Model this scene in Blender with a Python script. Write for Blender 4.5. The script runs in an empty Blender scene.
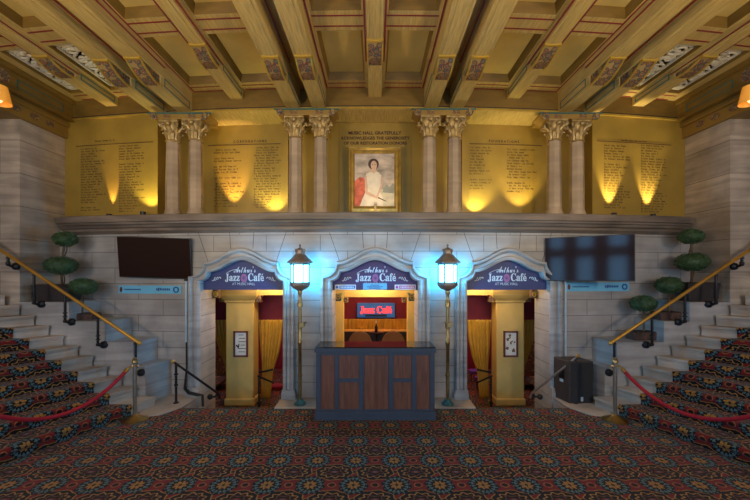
import bpy, bmesh, math, random
from mathutils import Vector, Matrix
random.seed(7)
SC = bpy.context.scene
COL = SC.collection
PI = math.pi
F, HZ, CX, H = 375.0, 275.0, 375.0, 2.15      # focal length (px), horizon row, centre column, eye height


def u(x):                                     # the theatre's back wall bows gently towards the lobby
    return 0.0155 * min(abs(x), 6.2) ** 2


def bend_rot(x):
    return math.atan(0.031 * x)


def at(px, py, y0, bent=True):                # pixel of the photograph -> point on the surface at depth y0
    x = 0.0
    for _ in range(12):
        y = y0 + (u(x) if bent else 0)
        x = (px - CX) / F * y
    return Vector((x, y, H + (HZ - py) / F * y))


# ------------------------------------------------------------------ materials
def new_mat(name):
    m = bpy.data.materials.new(name)
    m.use_nodes = True
    nt = m.node_tree
    b = nt.nodes['Principled BSDF']
    return m, nt, b


def mat(name, col, rough=0.6, metal=0.0, var=0.15, scale=6.0, bump=0.0, emit=None, estr=0.0, coat=0.0, stretch=(1, 1, 1), spec=0.5):
    m, nt, b = new_mat(name)
    N, L = nt.nodes, nt.links
    b.inputs['Roughness'].default_value = rough
    b.inputs['Metallic'].default_value = metal
    b.inputs['Coat Weight'].default_value = coat
    b.inputs['Specular IOR Level'].default_value = spec
    tc = N.new('ShaderNodeTexCoord')
    mp = N.new('ShaderNodeMapping')
    mp.inputs['Scale'].default_value = stretch
    L.new(tc.outputs['Object'], mp.inputs['Vector'])
    no = N.new('ShaderNodeTexNoise')
    no.inputs['Scale'].default_value = scale
    no.inputs['Detail'].default_value = 5
    L.new(mp.outputs[0], no.inputs['Vector'])
    rp = N.new('ShaderNodeValToRGB')
    c = Vector(col)
    rp.color_ramp.elements[0].position = 0.3
    rp.color_ramp.elements[1].position = 0.7
    rp.color_ramp.elements[0].color = (*(c * (1 - var)), 1)
    rp.color_ramp.elements[1].color = (*[min(1, v * (1 + var)) for v in c], 1)
    L.new(no.outputs[0], rp.inputs[0])
    L.new(rp.outputs[0], b.inputs['Base Color'])
    if bump:
        bp = N.new('ShaderNodeBump')
        bp.inputs['Strength'].default_value = bump
        bp.inputs['Distance'].default_value = 0.02
        L.new(no.outputs[0], bp.inputs['Height'])
        L.new(bp.outputs[0], b.inputs['Normal'])
    if emit:
        b.inputs['Emission Color'].default_value = (*emit, 1)
        b.inputs['Emission Strength'].default_value = estr
    return m


class X:                                       # tiny expression builder for math nodes
    nt = None

    def __init__(s, v):
        s.v = v

    @staticmethod
    def op(o, *a):
        n = X.nt.nodes.new('ShaderNodeMath')
        n.operation = o
        for i, q in enumerate(a):
            q = q.v if isinstance(q, X) else q
            if isinstance(q, (int, float)):
                n.inputs[i].default_value = q
            else:
                X.nt.links.new(q, n.inputs[i])
        return X(n.outputs[0])

    def __add__(s, o): return X.op('ADD', s, o)
    def __sub__(s, o): return X.op('SUBTRACT', s, o)
    def __mul__(s, o): return X.op('MULTIPLY', s, o)
    def __truediv__(s, o): return X.op('DIVIDE', s, o)
    def lt(s, o): return X.op('LESS_THAN', s, o)
    def gt(s, o): return X.op('GREATER_THAN', s, o)
    def abs(s): return X.op('ABSOLUTE', s)
    def sin(s): return X.op('SINE', s)
    def fr(s): return X.op('SUBTRACT', X.op('FRACT', s + 0.5), 0.5)
    def mx(s, o): return X.op('MAXIMUM', s, o)
    def mn(s, o): return X.op('MINIMUM', s, o)
    def sq(s): return X.op('SQRT', s)
    def at2(s, o): return X.op('ARCTAN2', s, o)


def layer(nt, base, mask, col):
    n = nt.nodes.new('ShaderNodeMix')
    n.data_type = 'RGBA'
    nt.links.new(mask.v, n.inputs[0])
    if isinstance(base, tuple):
        n.inputs[6].default_value = base
    else:
        nt.links.new(base, n.inputs[6])
    n.inputs[7].default_value = (*col, 1)
    return n.outputs[2]


def carpet(name, use_uv):
    m, nt, b = new_mat(name)
    X.nt = nt
    N, L = nt.nodes, nt.links
    if use_uv:
        src = N.new('ShaderNodeUVMap')
        src.uv_map = 'UVMap'
        o = src.outputs[0]
    else:
        o = N.new('ShaderNodeNewGeometry').outputs['Position']
    # slight wobble of the tufts
    no = N.new('ShaderNodeTexNoise')
    no.inputs['Scale'].default_value = 45
    L.new(o, no.inputs['Vector'])
    sp = N.new('ShaderNodeSeparateXYZ')
    L.new(o, sp.inputs[0])
    w = (X(no.outputs[0]) - 0.5) * 0.018
    A, B = 0.443, 0.51
    px = (X(sp.outputs[0]) + w) / A - 0.5
    py = (X(sp.outputs[1]) + w - 3.84) / B
    x1, y1 = px.fr() * A, py.fr() * B
    x2, y2 = (px + 0.5).fr() * A, (py + 0.5).fr() * B

    def polar(x, y, ex, ey):
        x, y = x / ex, y / ey
        return (x * x + y * y).sq(), y.at2(x)
    r1, t1 = polar(x1, y1, 1.0, 1.12)          # medallions
    r2, t2 = polar(x2, y2, 1.25, 1.0)          # dark cartouches
    r3, t3 = polar(x2, y1, 1.0, 1.0)           # small eyes between medallions
    r4, t4 = polar(x1, y2, 1.0, 1.0)
    red, blk, gold, teal, brn = (0.165, 0.016, 0.014), (0.010, 0.008, 0.010), (0.33, 0.165, 0.04), (0.085, 0.15, 0.155), (0.16, 0.065, 0.022)
    c = (*red, 1)
    # trellis of thin gold lines
    # cartouche: gold scalloped outline, black heart, scrolls, red centre
    e2 = r2 + (t2 * 8.0).sin() * 0.007
    c = layer(nt, c, e2.lt(0.165), gold)
    c = layer(nt, c, e2.lt(0.155), blk)
    c = layer(nt, c, ((r2 - 0.108 + (t2 * 10.0).sin() * 0.014).abs()).lt(0.008), gold)
    c = layer(nt, c, ((r2 - 0.066 + (t2 * 5.0).sin() * 0.012).abs()).lt(0.005), brn)
    c = layer(nt, c, polar(x2, y2, 1.9, 1.0)[0].lt(0.026), red)
    c = layer(nt, c, polar(x2, y2, 1.9, 1.0)[0].lt(0.012), teal)
    # medallion: black ground, teal petals, gold rosette
    e1 = r1 + (t1 * 8.0).sin() * 0.008
    c = layer(nt, c, e1.lt(0.150), blk)
    pet = ((r1 - 0.112).abs() - (t1 * 16.0).sin() * 0.016).lt(0.016)
    c = layer(nt, c, pet, teal)
    c = layer(nt, c, ((r1 - 0.125).abs()).lt(0.004), blk)
    c = layer(nt, c, r1.lt(0.080), blk)
    c = layer(nt, c, (r1 + (t1 * 8.0).sin() * 0.012).lt(0.060), gold)
    c = layer(nt, c, (x1.abs().mn(y1.abs()) - 0.005).lt(0.0) * r1.lt(0.058), brn)
    c = layer(nt, c, r1.lt(0.016), blk)
    # small eyes
    c = layer(nt, c, r3.lt(0.044), gold)
    c = layer(nt, c, r3.lt(0.037), red)
    c = layer(nt, c, r3.lt(0.026), blk)
    c = layer(nt, c, r4.lt(0.030), gold)
    c = layer(nt, c, r4.lt(0.022), blk)
    no2 = N.new('ShaderNodeTexNoise')
    no2.inputs['Scale'].default_value = 160
    L.new(o, no2.inputs['Vector'])
    mr = N.new('ShaderNodeMapRange')
    mr.inputs['To Min'].default_value = 0.55
    mr.inputs['To Max'].default_value = 1.35
    L.new(no2.outputs[0], mr.inputs[0])
    mu = N.new('ShaderNodeMix')
    mu.data_type = 'RGBA'
    mu.blend_type = 'MULTIPLY'
    mu.inputs[0].default_value = 1
    L.new(c, mu.inputs[6])
    L.new(mr.outputs[0], mu.inputs[7])
    L.new(mu.outputs[2], b.inputs['Base Color'])
    b.inputs['Roughness'].default_value = 0.95
    b.inputs['Specular IOR Level'].default_value = 0.1
    b.inputs['Sheen Weight'].default_value = 0.08
    bp = N.new('ShaderNodeBump')
    bp.inputs['Strength'].default_value = 0.4
    bp.inputs['Distance'].default_value = 0.01
    L.new(no2.outputs[0], bp.inputs['Height'])
    L.new(bp.outputs[0], b.inputs['Normal'])
    return m


def stone(name, col, row=0.285, width=0.95, joints=True, vein=0.25, axis='XZ'):
    m, nt, b = new_mat(name)
    N, L = nt.nodes, nt.links
    g = N.new('ShaderNodeNewGeometry')
    sp = N.new('ShaderNodeSeparateXYZ')
    L.new(g.outputs['Position'], sp.inputs[0])
    ad = N.new('ShaderNodeMath')
    ad.operation = 'ADD'
    L.new(sp.outputs['X'], ad.inputs[0])
    L.new(sp.outputs['Y'], ad.inputs[1])
    cb = N.new('ShaderNodeCombineXYZ')
    L.new(ad.outputs[0] if axis == 'XYZ' else sp.outputs['X'], cb.inputs[0])
    L.new(sp.outputs['Z'], cb.inputs[1])
    # travertine veining: long, nearly level streaks
    mp = N.new('ShaderNodeMapping')
    mp.inputs['Scale'].default_value = (0.5, 0.5, 6.0)
    L.new(g.outputs['Position'], mp.inputs[0])
    n1 = N.new('ShaderNodeTexNoise')
    n1.inputs['Scale'].default_value = 1.6
    n1.inputs['Detail'].default_value = 7
    n1.inputs['Distortion'].default_value = 0.6
    L.new(mp.outputs[0], n1.inputs['Vector'])
    n2 = N.new('ShaderNodeTexNoise')
    n2.inputs['Scale'].default_value = 2.2
    n2.inputs['Detail'].default_value = 8
    L.new(g.outputs['Position'], n2.inputs['Vector'])
    r1 = N.new('ShaderNodeValToRGB')
    c = Vector(col)
    r1.color_ramp.elements[0].position = 0.33
    r1.color_ramp.elements[1].position = 0.66
    r1.color_ramp.elements[0].color = (*(c * (1 - vein)), 1)
    r1.color_ramp.elements[1].color = (*(c * (1 + vein * 0.5)), 1)
    L.new(n1.outputs[0], r1.inputs[0])
    r2 = N.new('ShaderNodeMapRange')
    r2.inputs['From Min'].default_value = 0.3
    r2.inputs['From Max'].default_value = 0.7
    r2.inputs['To Min'].default_value = 0.72
    r2.inputs['To Max'].default_value = 1.12
    L.new(n2.outputs[0], r2.inputs[0])
    mu = N.new('ShaderNodeMix')
    mu.data_type = 'RGBA'
    mu.blend_type = 'MULTIPLY'
    mu.inputs[0].default_value = 1
    L.new(r1.outputs[0], mu.inputs[6])
    L.new(r2.outputs[0], mu.inputs[7])
    out = mu.outputs[2]
    if joints:
        br = N.new('ShaderNodeTexBrick')
        br.inputs['Scale'].default_value = 1.0
        br.inputs['Mortar Size'].default_value = 0.006
        br.inputs['Brick Width'].default_value = width
        br.inputs['Row Height'].default_value = row
        br.inputs['Color1'].default_value = (1, 1, 1, 1)
        br.inputs['Color2'].default_value = (0.84, 0.84, 0.85, 1)
        br.inputs['Mortar'].default_value = (0.38, 0.37, 0.36, 1)
        L.new(cb.outputs[0], br.inputs['Vector'])
        m2 = N.new('ShaderNodeMix')
        m2.data_type = 'RGBA'
        m2.blend_type = 'MULTIPLY'
        m2.inputs[0].default_value = 1
        L.new(out, m2.inputs[6])
        L.new(br.outputs['Color'], m2.inputs[7])
        out = m2.outputs[2]
    L.new(out, b.inputs['Base Color'])
    b.inputs['Roughness'].default_value = 0.55
    bp = N.new('ShaderNodeBump')
    bp.inputs['Strength'].default_value = 0.25
    bp.inputs['Distance'].default_value = 0.01
    L.new(n1.outputs[0], bp.inputs['Height'])
    L.new(bp.outputs[0], b.inputs['Normal'])
    return m


def painted(name, scale=9.0):                  # Spanish-style stencilled ornament: red, teal, cream and gold
    m, nt, b = new_mat(name)
    N, L = nt.nodes, nt.links
    tc = N.new('ShaderNodeTexCoord')
    v = N.new('ShaderNodeTexVoronoi')
    v.inputs['Scale'].default_value = scale
    L.new(tc.outputs['Object'], v.inputs['Vector'])
    rp = N.new('ShaderNodeValToRGB')
    rp.color_ramp.interpolation = 'CONSTANT'
    els = rp.color_ramp.elements
    els[0].position, els[0].color = 0.0, (0.36, 0.24, 0.08, 1)
    els[1].position, els[1].color = 0.16, (0.22, 0.03, 0.02, 1)
    for p, c in ((0.30, (0.26, 0.15, 0.05, 1)), (0.40, (0.04, 0.10, 0.09, 1)), (0.52, (0.15, 0.02, 0.015, 1)), (0.64, (0.30, 0.20, 0.07, 1))):
        e = els.new(p)
        e.color = c
    L.new(v.outputs['Distance'], rp.inputs[0])
    L.new(rp.outputs[0], b.inputs['Base Color'])
    b.inputs['Roughness'].default_value = 0.6
    return m


STONE_WALL = stone('wall_stone', (0.43, 0.395, 0.36), vein=0.13)
STONE_PIER = stone('pier_travertine', (0.50, 0.40, 0.30), row=0.55, width=7, vein=0.3, axis='XYZ')
STONE_PLAIN = stone('plain_stone', (0.41, 0.38, 0.35), joints=False)
STONE_STEP = stone('step_stone', (0.45, 0.36, 0.28), joints=False, vein=0.3)
STONE_LEDGE = stone('ledge_stone', (0.20, 0.15, 0.115), joints=False, vein=0.45)
STONE_PAD = stone('paving_stone', (0.46, 0.36, 0.27), joints=False)
STONE_SHAFT = stone('column_stone', (0.40, 0.29, 0.19), joints=False, vein=0.14)
GOLD_WALL = mat('gold_paint', (0.34, 0.212, 0.034), 0.42, 0.15, 0.14, 2.2, 0.15)
GOLD_RECESS = mat('dark_gold_paint', (0.29, 0.17, 0.035), 0.5, 0.2, 0.12, 3)
CREAM_CEIL = mat('ceiling_cream_wood_grain', (0.47, 0.32, 0.10), 0.6, 0, 0.22, 5, 0, stretch=(9, 0.7, 9))
CREAM_PANEL = mat('ceiling_panel_cream', (0.56, 0.39, 0.115), 0.7, 0, 0.10, 2)
OCHRE = mat('ceiling_ochre', (0.19, 0.105, 0.015), 0.55, 0.1, 0.15, 4, 0, stretch=(1, 1, 4))
REDLINE = mat('red_line_paint', (0.20, 0.012, 0.018), 0.6)
DARKLINE = mat('dark_line_paint', (0.035, 0.02, 0.012), 0.6)
TEALPAINT = mat('teal_paint', (0.03, 0.11, 0.10), 0.6)
GOLDLINE = mat('gilt_edge', (0.55, 0.36, 0.06), 0.35, 0.5)
PAINTED = painted('stencilled_ornament', 13)
PAINTED_F = painted('fine_stencilled_ornament', 20)
GRILLE = mat('plaster_grille', (0.62, 0.56, 0.44), 0.6)
VOID_SHADE = mat('painted_void_shade', (0.012, 0.011, 0.010), 0.9)  # near-black colour standing for the shade behind the grilles
CAP_GOLD = mat('gilded_capital', (0.36, 0.24, 0.09), 0.45, 0.35, 0.4, 14, 0.3)
CARPET_F = carpet('floor_carpet', False)
CARPET_S = carpet('stair_carpet', True)
IRON = mat('wrought_iron', (0.022, 0.022, 0.024), 0.45, 0.6, 0.2, 12)
BRASS = mat('brass', (0.60, 0.40, 0.14), 0.28, 1.0, 0.15, 8)
STEEL = mat('satin_brass_pole', (0.46, 0.42, 0.33), 0.3, 0.9, 0.1, 8)
OLD_BRASS = mat('aged_brass', (0.36, 0.25, 0.10), 0.35, 0.9, 0.25, 9)
RAIL_GOLD = mat('lacquered_brass_rail', (0.55, 0.30, 0.05), 0.35, 0.6, 0.15, 5)
VELVET = mat('red_velvet', (0.36, 0.003, 0.014), 0.8, 0, 0.15, 30)
BRONZE = mat('bronze', (0.24, 0.19, 0.16), 0.45, 0.5, 0.3, 8)
PATINA = mat('verdigris', (0.05, 0.14, 0.13), 0.5, 0.4, 0.3, 10)
LANTERN_RIM = mat('lantern_blue_metal', (0.05, 0.16, 0.22), 0.4, 0.4)
LANTERN_GLASS = mat('lit_lantern_glass', (0.8, 0.9, 0.95), 0.5, 0, 0.02, 3, emit=(0.05, 0.48, 1.0), estr=60)
WALNUT = mat('walnut', (0.16, 0.062, 0.032), 0.42, 0, 0.35, 5, 0, stretch=(6, 6, 0.7))
SLATE = mat('slate_blue_paint', (0.045, 0.058, 0.085), 0.45, 0, 0.1, 6)
BLACKGLASS = mat('black_glass_top', (0.010, 0.008, 0.010), 0.06, 0, 0.05, 3)
SIGN_BLUE = mat('sign_indigo', (0.032, 0.040, 0.13), 0.5, 0, 0.05, 3)
SIGN_PURPLE = mat('sign_purple', (0.062, 0.035, 0.13), 0.5, 0, 0.05, 3)
SIGN_WHITE = mat('sign_white_lettering', (0.62, 0.72, 0.80), 0.5)
SIGN_PINK = mat('sign_pink', (0.36, 0.12, 0.30), 0.5)
BANNER = mat('banner_blue', (0.16, 0.50, 0.72), 0.5, 0, 0.08, 2)
BANNER_INK = mat('banner_navy_ink', (0.02, 0.05, 0.22), 0.6)
PAPER = mat('white_paper', (0.68, 0.68, 0.62), 0.7)
MAGENTA = mat('magenta_ink', (0.45, 0.06, 0.36), 0.6)
BLUEINK = mat('blue_ink', (0.03, 0.14, 0.50), 0.6)
SCREEN = mat('dark_screen_glass', (0.022, 0.011, 0.009), 0.08, 0, 0.02, 2, spec=0.18)  # brownish base colour stands in for the lobby's warm reflection
BEZEL = mat('black_plastic', (0.012, 0.012, 0.013), 0.4)
SPEAKER = mat('black_speaker_grille', (0.014, 0.014, 0.016), 0.6, 0, 0.4, 120, 0.3)
SPEAKER_BOX = mat('brown_black_cabinet', (0.055, 0.035, 0.026), 0.55)
LEAF = mat('boxwood_leaf', (0.045, 0.092, 0.034), 0.55, 0, 0.45, 14)
BARK = mat('bark', (0.10, 0.065, 0.035), 0.8, 0, 0.3, 20)
POT = mat('dark_planter', (0.035, 0.027, 0.026), 0.5)
BASKET = mat('woven_planter', (0.085, 0.040, 0.026), 0.7, 0, 0.6, 30, 0.5)
SOIL = mat('soil', (0.03, 0.02, 0.014), 0.9)
INK = mat('brown_lettering', (0.06, 0.02, 0.008), 0.6)
FRAME_GOLD = mat('gilt_frame', (0.42, 0.27, 0.06), 0.35, 0.6, 0.25, 10)
YELLOW = mat('yellow_plaster', (0.62, 0.42, 0.12), 0.6, 0, 0.1, 3)
CURTAIN = mat('gold_curtain', (0.55, 0.30, 0.03), 0.55, 0, 0.15, 5)
RED_WALL = mat('crimson_fabric', (0.19, 0.008, 0.022), 0.7)
NAVY = mat('navy_leather', (0.02, 0.025, 0.045), 0.4)
CHAIR_BROWN = mat('brown_leather', (0.17, 0.085, 0.03), 0.45)
PURPLE = mat('purple_upholstery', (0.12, 0.04, 0.30), 0.6)
RED_CHAIR = mat('red_upholstery', (0.28, 0.015, 0.03), 0.6)
REDWOOD = mat('mahogany_frame', (0.13, 0.025, 0.02), 0.4)
NEON = mat('neon_red', (0.9, 0.05, 0.03), 0.5, emit=(1.0, 0.03, 0.02), estr=1.3)
NEON_BLUE = mat('lit_blue_sign_face', (0.03, 0.10, 0.25), 0.4, emit=(0.02, 0.22, 0.62), estr=0.12)
SHADE = mat('amber_lampshade', (0.8, 0.42, 0.08), 0.6, emit=(1.0, 0.30, 0.015), estr=0.16)
SHADE_IN = mat('lit_lamp_liner', (0.9, 0.8, 0.55), 0.6, emit=(1.0, 0.6, 0.25), estr=0.9)
PIPE_BLUE = mat('pale_conduit', (0.50, 0.62, 0.68), 0.4)
CABLE = mat('black_rubber', (0.012, 0.012, 0.012), 0.5)
ASSUMED_PANE = mat('assumed_daylight_pane', (0.3, 0.5, 0.7), 0.4, emit=(0.22, 0.56, 1.0), estr=4.2)  # emission stands for daylight through the assumed windows behind the camera
LOBBY = mat('lobby_plaster', (0.26, 0.17, 0.10), 0.7)
GLASSBOTTLE = mat('dark_bottle_glass', (0.015, 0.012, 0.01), 0.1)
SKIN = mat('painted_skin', (0.62, 0.40, 0.27), 0.6)
DRESS = mat('painted_dress', (0.72, 0.62, 0.48), 0.6)
HAIR = mat('painted_hair', (0.06, 0.028, 0.016), 0.6)
PAINT_RED = mat('painted_red_chair', (0.55, 0.12, 0.06), 0.6, 0, 0.4, 12)
PAINT_TREE = mat('painted_trees', (0.28, 0.28, 0.22), 0.7)
CANVAS = mat('painted_clouds', (0.45, 0.36, 0.28), 0.6, 0, 0.45, 4, stretch=(1, 1, 2))
PAINT_GROUND = mat('painted_ground', (0.60, 0.52, 0.36), 0.7, 0, 0.2, 8)


# ------------------------------------------------------------------ mesh building
class MB:
    def __init__(s):
        s.b = bmesh.new()

    def face(s, pts):
        try:
            return s.b.faces.new([s.b.verts.new(p) for p in pts])
        except ValueError:
            return None

    def box(s, x0, x1, y0, y1, z0, z1, nx=1):
        if x0 > x1: x0, x1 = x1, x0
        if y0 > y1: y0, y1 = y1, y0
        if z0 > z1: z0, z1 = z1, z0
        xs = [x0 + (x1 - x0) * i / nx for i in range(nx + 1)]
        R = [[s.b.verts.new((x, y, z)) for (y, z) in ((y0, z0), (y1, z0), (y1, z1), (y0, z1))] for x in xs]
        for a, b in zip(R, R[1:]):
            for j in range(4):
                s.b.faces.new((a[j], a[(j + 1) % 4], b[(j + 1) % 4], b[j]))
        s.b.faces.new(R[0][::-1])
        s.b.faces.new(R[-1])
        return s

    def obox(s, c, sx, sy, sz, rz=0, rx=0, ry=0):     # oriented box about its centre
        M = Matrix.Translation(c) @ Matrix.Rotation(rz, 4, 'Z') @ Matrix.Rotation(rx, 4, 'X') @ Matrix.Rotation(ry, 4, 'Y')
        vs = [s.b.verts.new(M @ Vector((x * sx / 2, y * sy / 2, z * sz / 2))) for x in (-1, 1) for y in (-1, 1) for z in (-1, 1)]
        for f in ((0, 1, 3, 2), (4, 6, 7, 5), (0, 4, 5, 1), (2, 3, 7, 6), (0, 2, 6, 4), (1, 5, 7, 3)):
            s.b.faces.new([vs[i] for i in f])
        return s

    def prism(s, pts, d):                             # polygon pts (3D) extruded by vector d
        d = Vector(d)
        a = [s.b.verts.new(p) for p in pts]
        c = [s.b.verts.new(Vector(p) + d) for p in pts]
        s.b.faces.new(a)
        s.b.faces.new(c[::-1])
        n = len(a)
        for i in range(n):
            s.b.faces.new((a[i], a[(i + 1) % n], c[(i + 1) % n], c[i]))
        return s

    def hexa(s, low, high):                           # solid between two polygons with equal counts
        a = [s.b.verts.new(p) for p in low]
        c = [s.b.verts.new(p) for p in high]
        s.b.faces.new(a)
        s.b.faces.new(c[::-1])
        n = len(a)
        for i in range(n):
            s.b.faces.new((a[i], a[(i + 1) % n], c[(i + 1) % n], c[i]))
        return s

    def loft(s, rings, closed=True, caps=False):
        R = [[s.b.verts.new(p) for p in r] for r in rings]
        for a, c in zip(R, R[1:]):
            n = len(a)
            for j in range(n if closed else n - 1):
                s.b.faces.new((a[j], a[(j + 1) % n], c[(j + 1) % n], c[j]))
        if caps:
            s.b.faces.new(R[0][::-1])
            s.b.faces.new(R[-1])
        return s

    def lathe(s, prof, c=(0, 0, 0), seg=20, sx=1, sy=1, rot=0):
        c = Vector(c)
        R = []
        for r, z in prof:
            R.append([c + Vector((r * sx * math.cos(2 * PI * k / seg + rot), r * sy * math.sin(2 * PI * k / seg + rot), z)) for k in range(seg)])
        return s.loft(R, True, True)

    def tube(s, path, r, seg=10):
        P = [Vector(p) for p in path]
        R = []
        up = Vector((0, 0, 1))
        prev = None
        for i, p in enumerate(P):
            t = (P[min(i + 1, len(P) - 1)] - P[max(i - 1, 0)]).normalized()
            if prev is None:
                a = t.cross(up)
                if a.length < 1e-3:
                    a = t.cross(Vector((1, 0, 0)))
            else:
                a = prev - t * prev.dot(t)
            a.normalize()
            prev = a
            bb = t.cross(a)
            rr = r[i] if isinstance(r, (list, tuple)) else r
            R.append([p + (a * math.cos(2 * PI * k / seg) + bb * math.sin(2 * PI * k / seg)) * rr for k in range(seg)])
        return s.loft(R, True, True)

    def ball(s, c, rx, ry=None, rz=None, seg=16, rings=10):
        ry = ry or rx
        rz = rz or rx
        c = Vector(c)
        R = []
        for i in range(1, rings):
            a = PI * i / rings
            R.append([c + Vector((rx * math.sin(a) * math.cos(2 * PI * k / seg), ry * math.sin(a) * math.sin(2 * PI * k / seg), -rz * math.cos(a))) for k in range(seg)])
        return s.loft(R, True, True)

    def disc(s, c, n, r, t, seg=18):                  # short cylinder along n
        n = Vector(n).normalized()
        return s.tube([Vector(c), Vector(c) + n * t], r, seg)

    def move(s, M):
        bmesh.ops.transform(s.b, matrix=M, verts=s.b.verts)
        return s

    def add(s, mesh, M=None):
        n0 = len(s.b.verts)
        s.b.from_mesh(mesh)
        if M is not None:
            s.b.verts.ensure_lookup_table()
            bmesh.ops.transform(s.b, matrix=M, verts=s.b.verts[n0:])
        return s

    def build(s, name, material, parent=None, bent=False, smooth=False, bevel=0.0, mirror=False, sub=0):
        if mirror:
            for v in s.b.verts: v.co.x *= -1
        if bent:
            for v in s.b.verts: v.co.y += u(v.co.x)
        bmesh.ops.recalc_face_normals(s.b, faces=s.b.faces)
        me = bpy.data.meshes.new(name)
        if parent is not None:
            org = world_loc(parent)
        else:
            lo = Vector((min(v.co.x for v in s.b.verts), min(v.co.y for v in s.b.verts), min(v.co.z for v in s.b.verts)))
            hi = Vector((max(v.co.x for v in s.b.verts), max(v.co.y for v in s.b.verts), 0))
            org = Vector(((lo.x + hi.x) / 2, (lo.y + hi.y) / 2, lo.z))
        for v in s.b.verts: v.co -= org
        s.b.to_mesh(me)
        s.b.free()
        me.materials.append(material)
        if smooth:
            me.polygons.foreach_set('use_smooth', [True] * len(me.polygons))
            me.set_sharp_from_angle(angle=math.radians(42))
        o = bpy.data.objects.new(name, me)
        COL.objects.link(o)
        if parent is not None:
            o.parent = parent
        else:
            o.location = org
        if bevel:
            bv = o.modifiers.new('Bevel', 'BEVEL')
            bv.width = bevel
            bv.segments = 2
            bv.limit_method = 'ANGLE'
        return o


def world_loc(o):
    l = Vector(o.location)
    while o.parent:
        o = o.parent
        l += Vector(o.location)
    return l


def tag(o, label, cat, group=None, kind=None):
    o['label'] = label
    o['category'] = cat
    if group: o['group'] = group
    if kind: o['kind'] = kind
    return o


def thing(name, label, cat, loc=(0, 0, 0), group=None, kind=None):
    o = bpy.data.objects.new(name, None)
    o.empty_display_size = 0.1
    COL.objects.link(o)
    o.location = loc
    return tag(o, label, cat, group, kind)


def struct(o):
    o['kind'] = 'structure'
    return o


def text_mesh(body, width=None, size=1.0, bold=0.0, shear=0.0, depth=0.0, align='CENTER'):
    c = bpy.data.curves.new('t', 'FONT')
    c.body = body
    c.size = size
    c.offset = bold
    c.shear = shear
    c.extrude = depth
    c.align_x = align
    c.resolution_u = 3
    o = bpy.data.objects.new('t', c)
    COL.objects.link(o)
    bpy.context.view_layer.update()
    dg = bpy.context.evaluated_depsgraph_get()
    me = bpy.data.meshes.new_from_object(o.evaluated_get(dg))
    xs = [v.co.x for v in me.vertices]
    w = max(xs) - min(xs)
    mid = (max(xs) + min(xs)) / 2
    k = (width / w) if width else 1.0
    for v in me.vertices:
        if align == 'CENTER': v.co.x -= mid
        v.co *= k
    bpy.data.objects.remove(o)
    bpy.data.curves.remove(c)
    return me


def wall_text(mb, me, x, y, z, rz=0.0):               # stands a text mesh upright at (x, y, z), facing the lobby
    M = Matrix.Translation((x, y, z)) @ Matrix.Rotation(rz, 4, 'Z') @ Matrix.Rotation(PI / 2, 4, 'X')
    mb.add(me, M)


def frange(a, b, n):
    return [a + (b - a) * i / n for i in range(n + 1)]


# ------------------------------------------------------------------ floor, stairwells, café floor
YF = 6.06
mb = MB()
mb.face([(-9.5, -6, 0), (9.5, -6, 0), (9.5, YF, 0), (-9.5, YF, 0)])
mb.face([(-9.5, YF, 0), (-3.1, YF, 0), (-3.1, 8, 0), (-9.5, 8, 0)])
mb.face([(9.5, YF, 0), (3.1, YF, 0), (3.1, 8, 0), (9.5, 8, 0)])
struct(mb.build('floor', CARPET_F))
mb = MB()                                             # three carpeted steps down into the café and its lower floor
for sgn in (-1, 1):
    a, b = (1.6, 3.25)
    for i in range(3):
        mb.box(sgn * a, sgn * b, YF + 0.3 * i, YF + 0.3 * (i + 1), -0.6, -0.166 * (i + 1))
mb.box(-6, 6, YF + 0.9, 11.5, -0.62, -0.5)
struct(mb.build('floor', CARPET_F))
mb = MB().box(-1.62, 1.62, 7.1, 11.4, -0.5, 0.0)
struct(mb.build('floor', CARPET_F))
mb = MB()                                             # stone paving between the doorways
for sgn in (-1, 1):
    mb.box(sgn * 0.72, sgn * 1.62, 6.03, 7.1, -0.5, 0.02)
mb.box(-0.72, 0.72, 6.03, 7.1, -0.5, 0.019)
struct(mb.build('floor', STONE_PAD, bevel=0.006))
for sgn in (-1, 1):                                   # stone paving at the foot of each flight
    pts = [(3.62, 5.62), (3.3, 5.74), (3.12, 6.08), (3.08, 7.15), (4.2, 7.15), (4.2, 6.1), (3.7, 6.1)]
    mb = MB().prism([(sgn * x, y, -0.5) for x, y in pts], (0, 0, 0.52))
    struct(mb.build('floor', STONE_PAD, bevel=0.006))

# ------------------------------------------------------------------ arched stone wall
HW = 0.745


def arch(dx):
    a = abs(dx)
    if a <= 0.6:
        return 2.20 + 0.21 * (0.5 + 0.5 * math.cos(PI * a / 0.6))
    return 2.20 - math.sqrt(max(0, 0.16 ** 2 - (min(a, 0.759) - 0.76) ** 2))


def arch_path(o, n=18, m=8):
    """outline of a doorway, pushed out by o: jamb, lobe, ogee, lobe, jamb"""
    hw, xs, zs, zl = HW + o, 0.6 + 0.30 * o, 2.20 + 0.90 * o, 2.04 + 0.4 * o
    half = [(hw, -0.5), (hw, 0.4), (hw, 1.2), (hw, zl)]
    for i in range(1, m + 1):
        t = PI / 2 * i / m
        half.append((hw - (hw - xs) * math.sin(t), zs - (zs - zl) * math.cos(t)))
    for i in range(1, n + 1):
        x = xs * (1 - i / n)
        half.append((x, zs + (2.41 + o * 1.05 - zs) * (0.5 + 0.5 * math.cos(PI * x / xs))))
    return [(-x, z) for x, z in half[:-1]] + [half[-1]] + half[-2::-1]


DOORS = (-2.34, 0.0, 2.34)
Y0, TH, ZT = 6.5, 0.6, 2.98
mb = MB()
cols = []
xs = set(round(v, 4) for v in frange(-6.3, 6.3, 84))
for d in DOORS:
    for i in range(-30, 31):
        xs.add(round(d + HW * i / 30, 4))
xs = sorted(xs)


def door_of(xa, xb):
    m_ = (xa + xb) / 2
    for d in DOORS:
        if abs(m_ - d) < HW: return d
    return None


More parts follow.
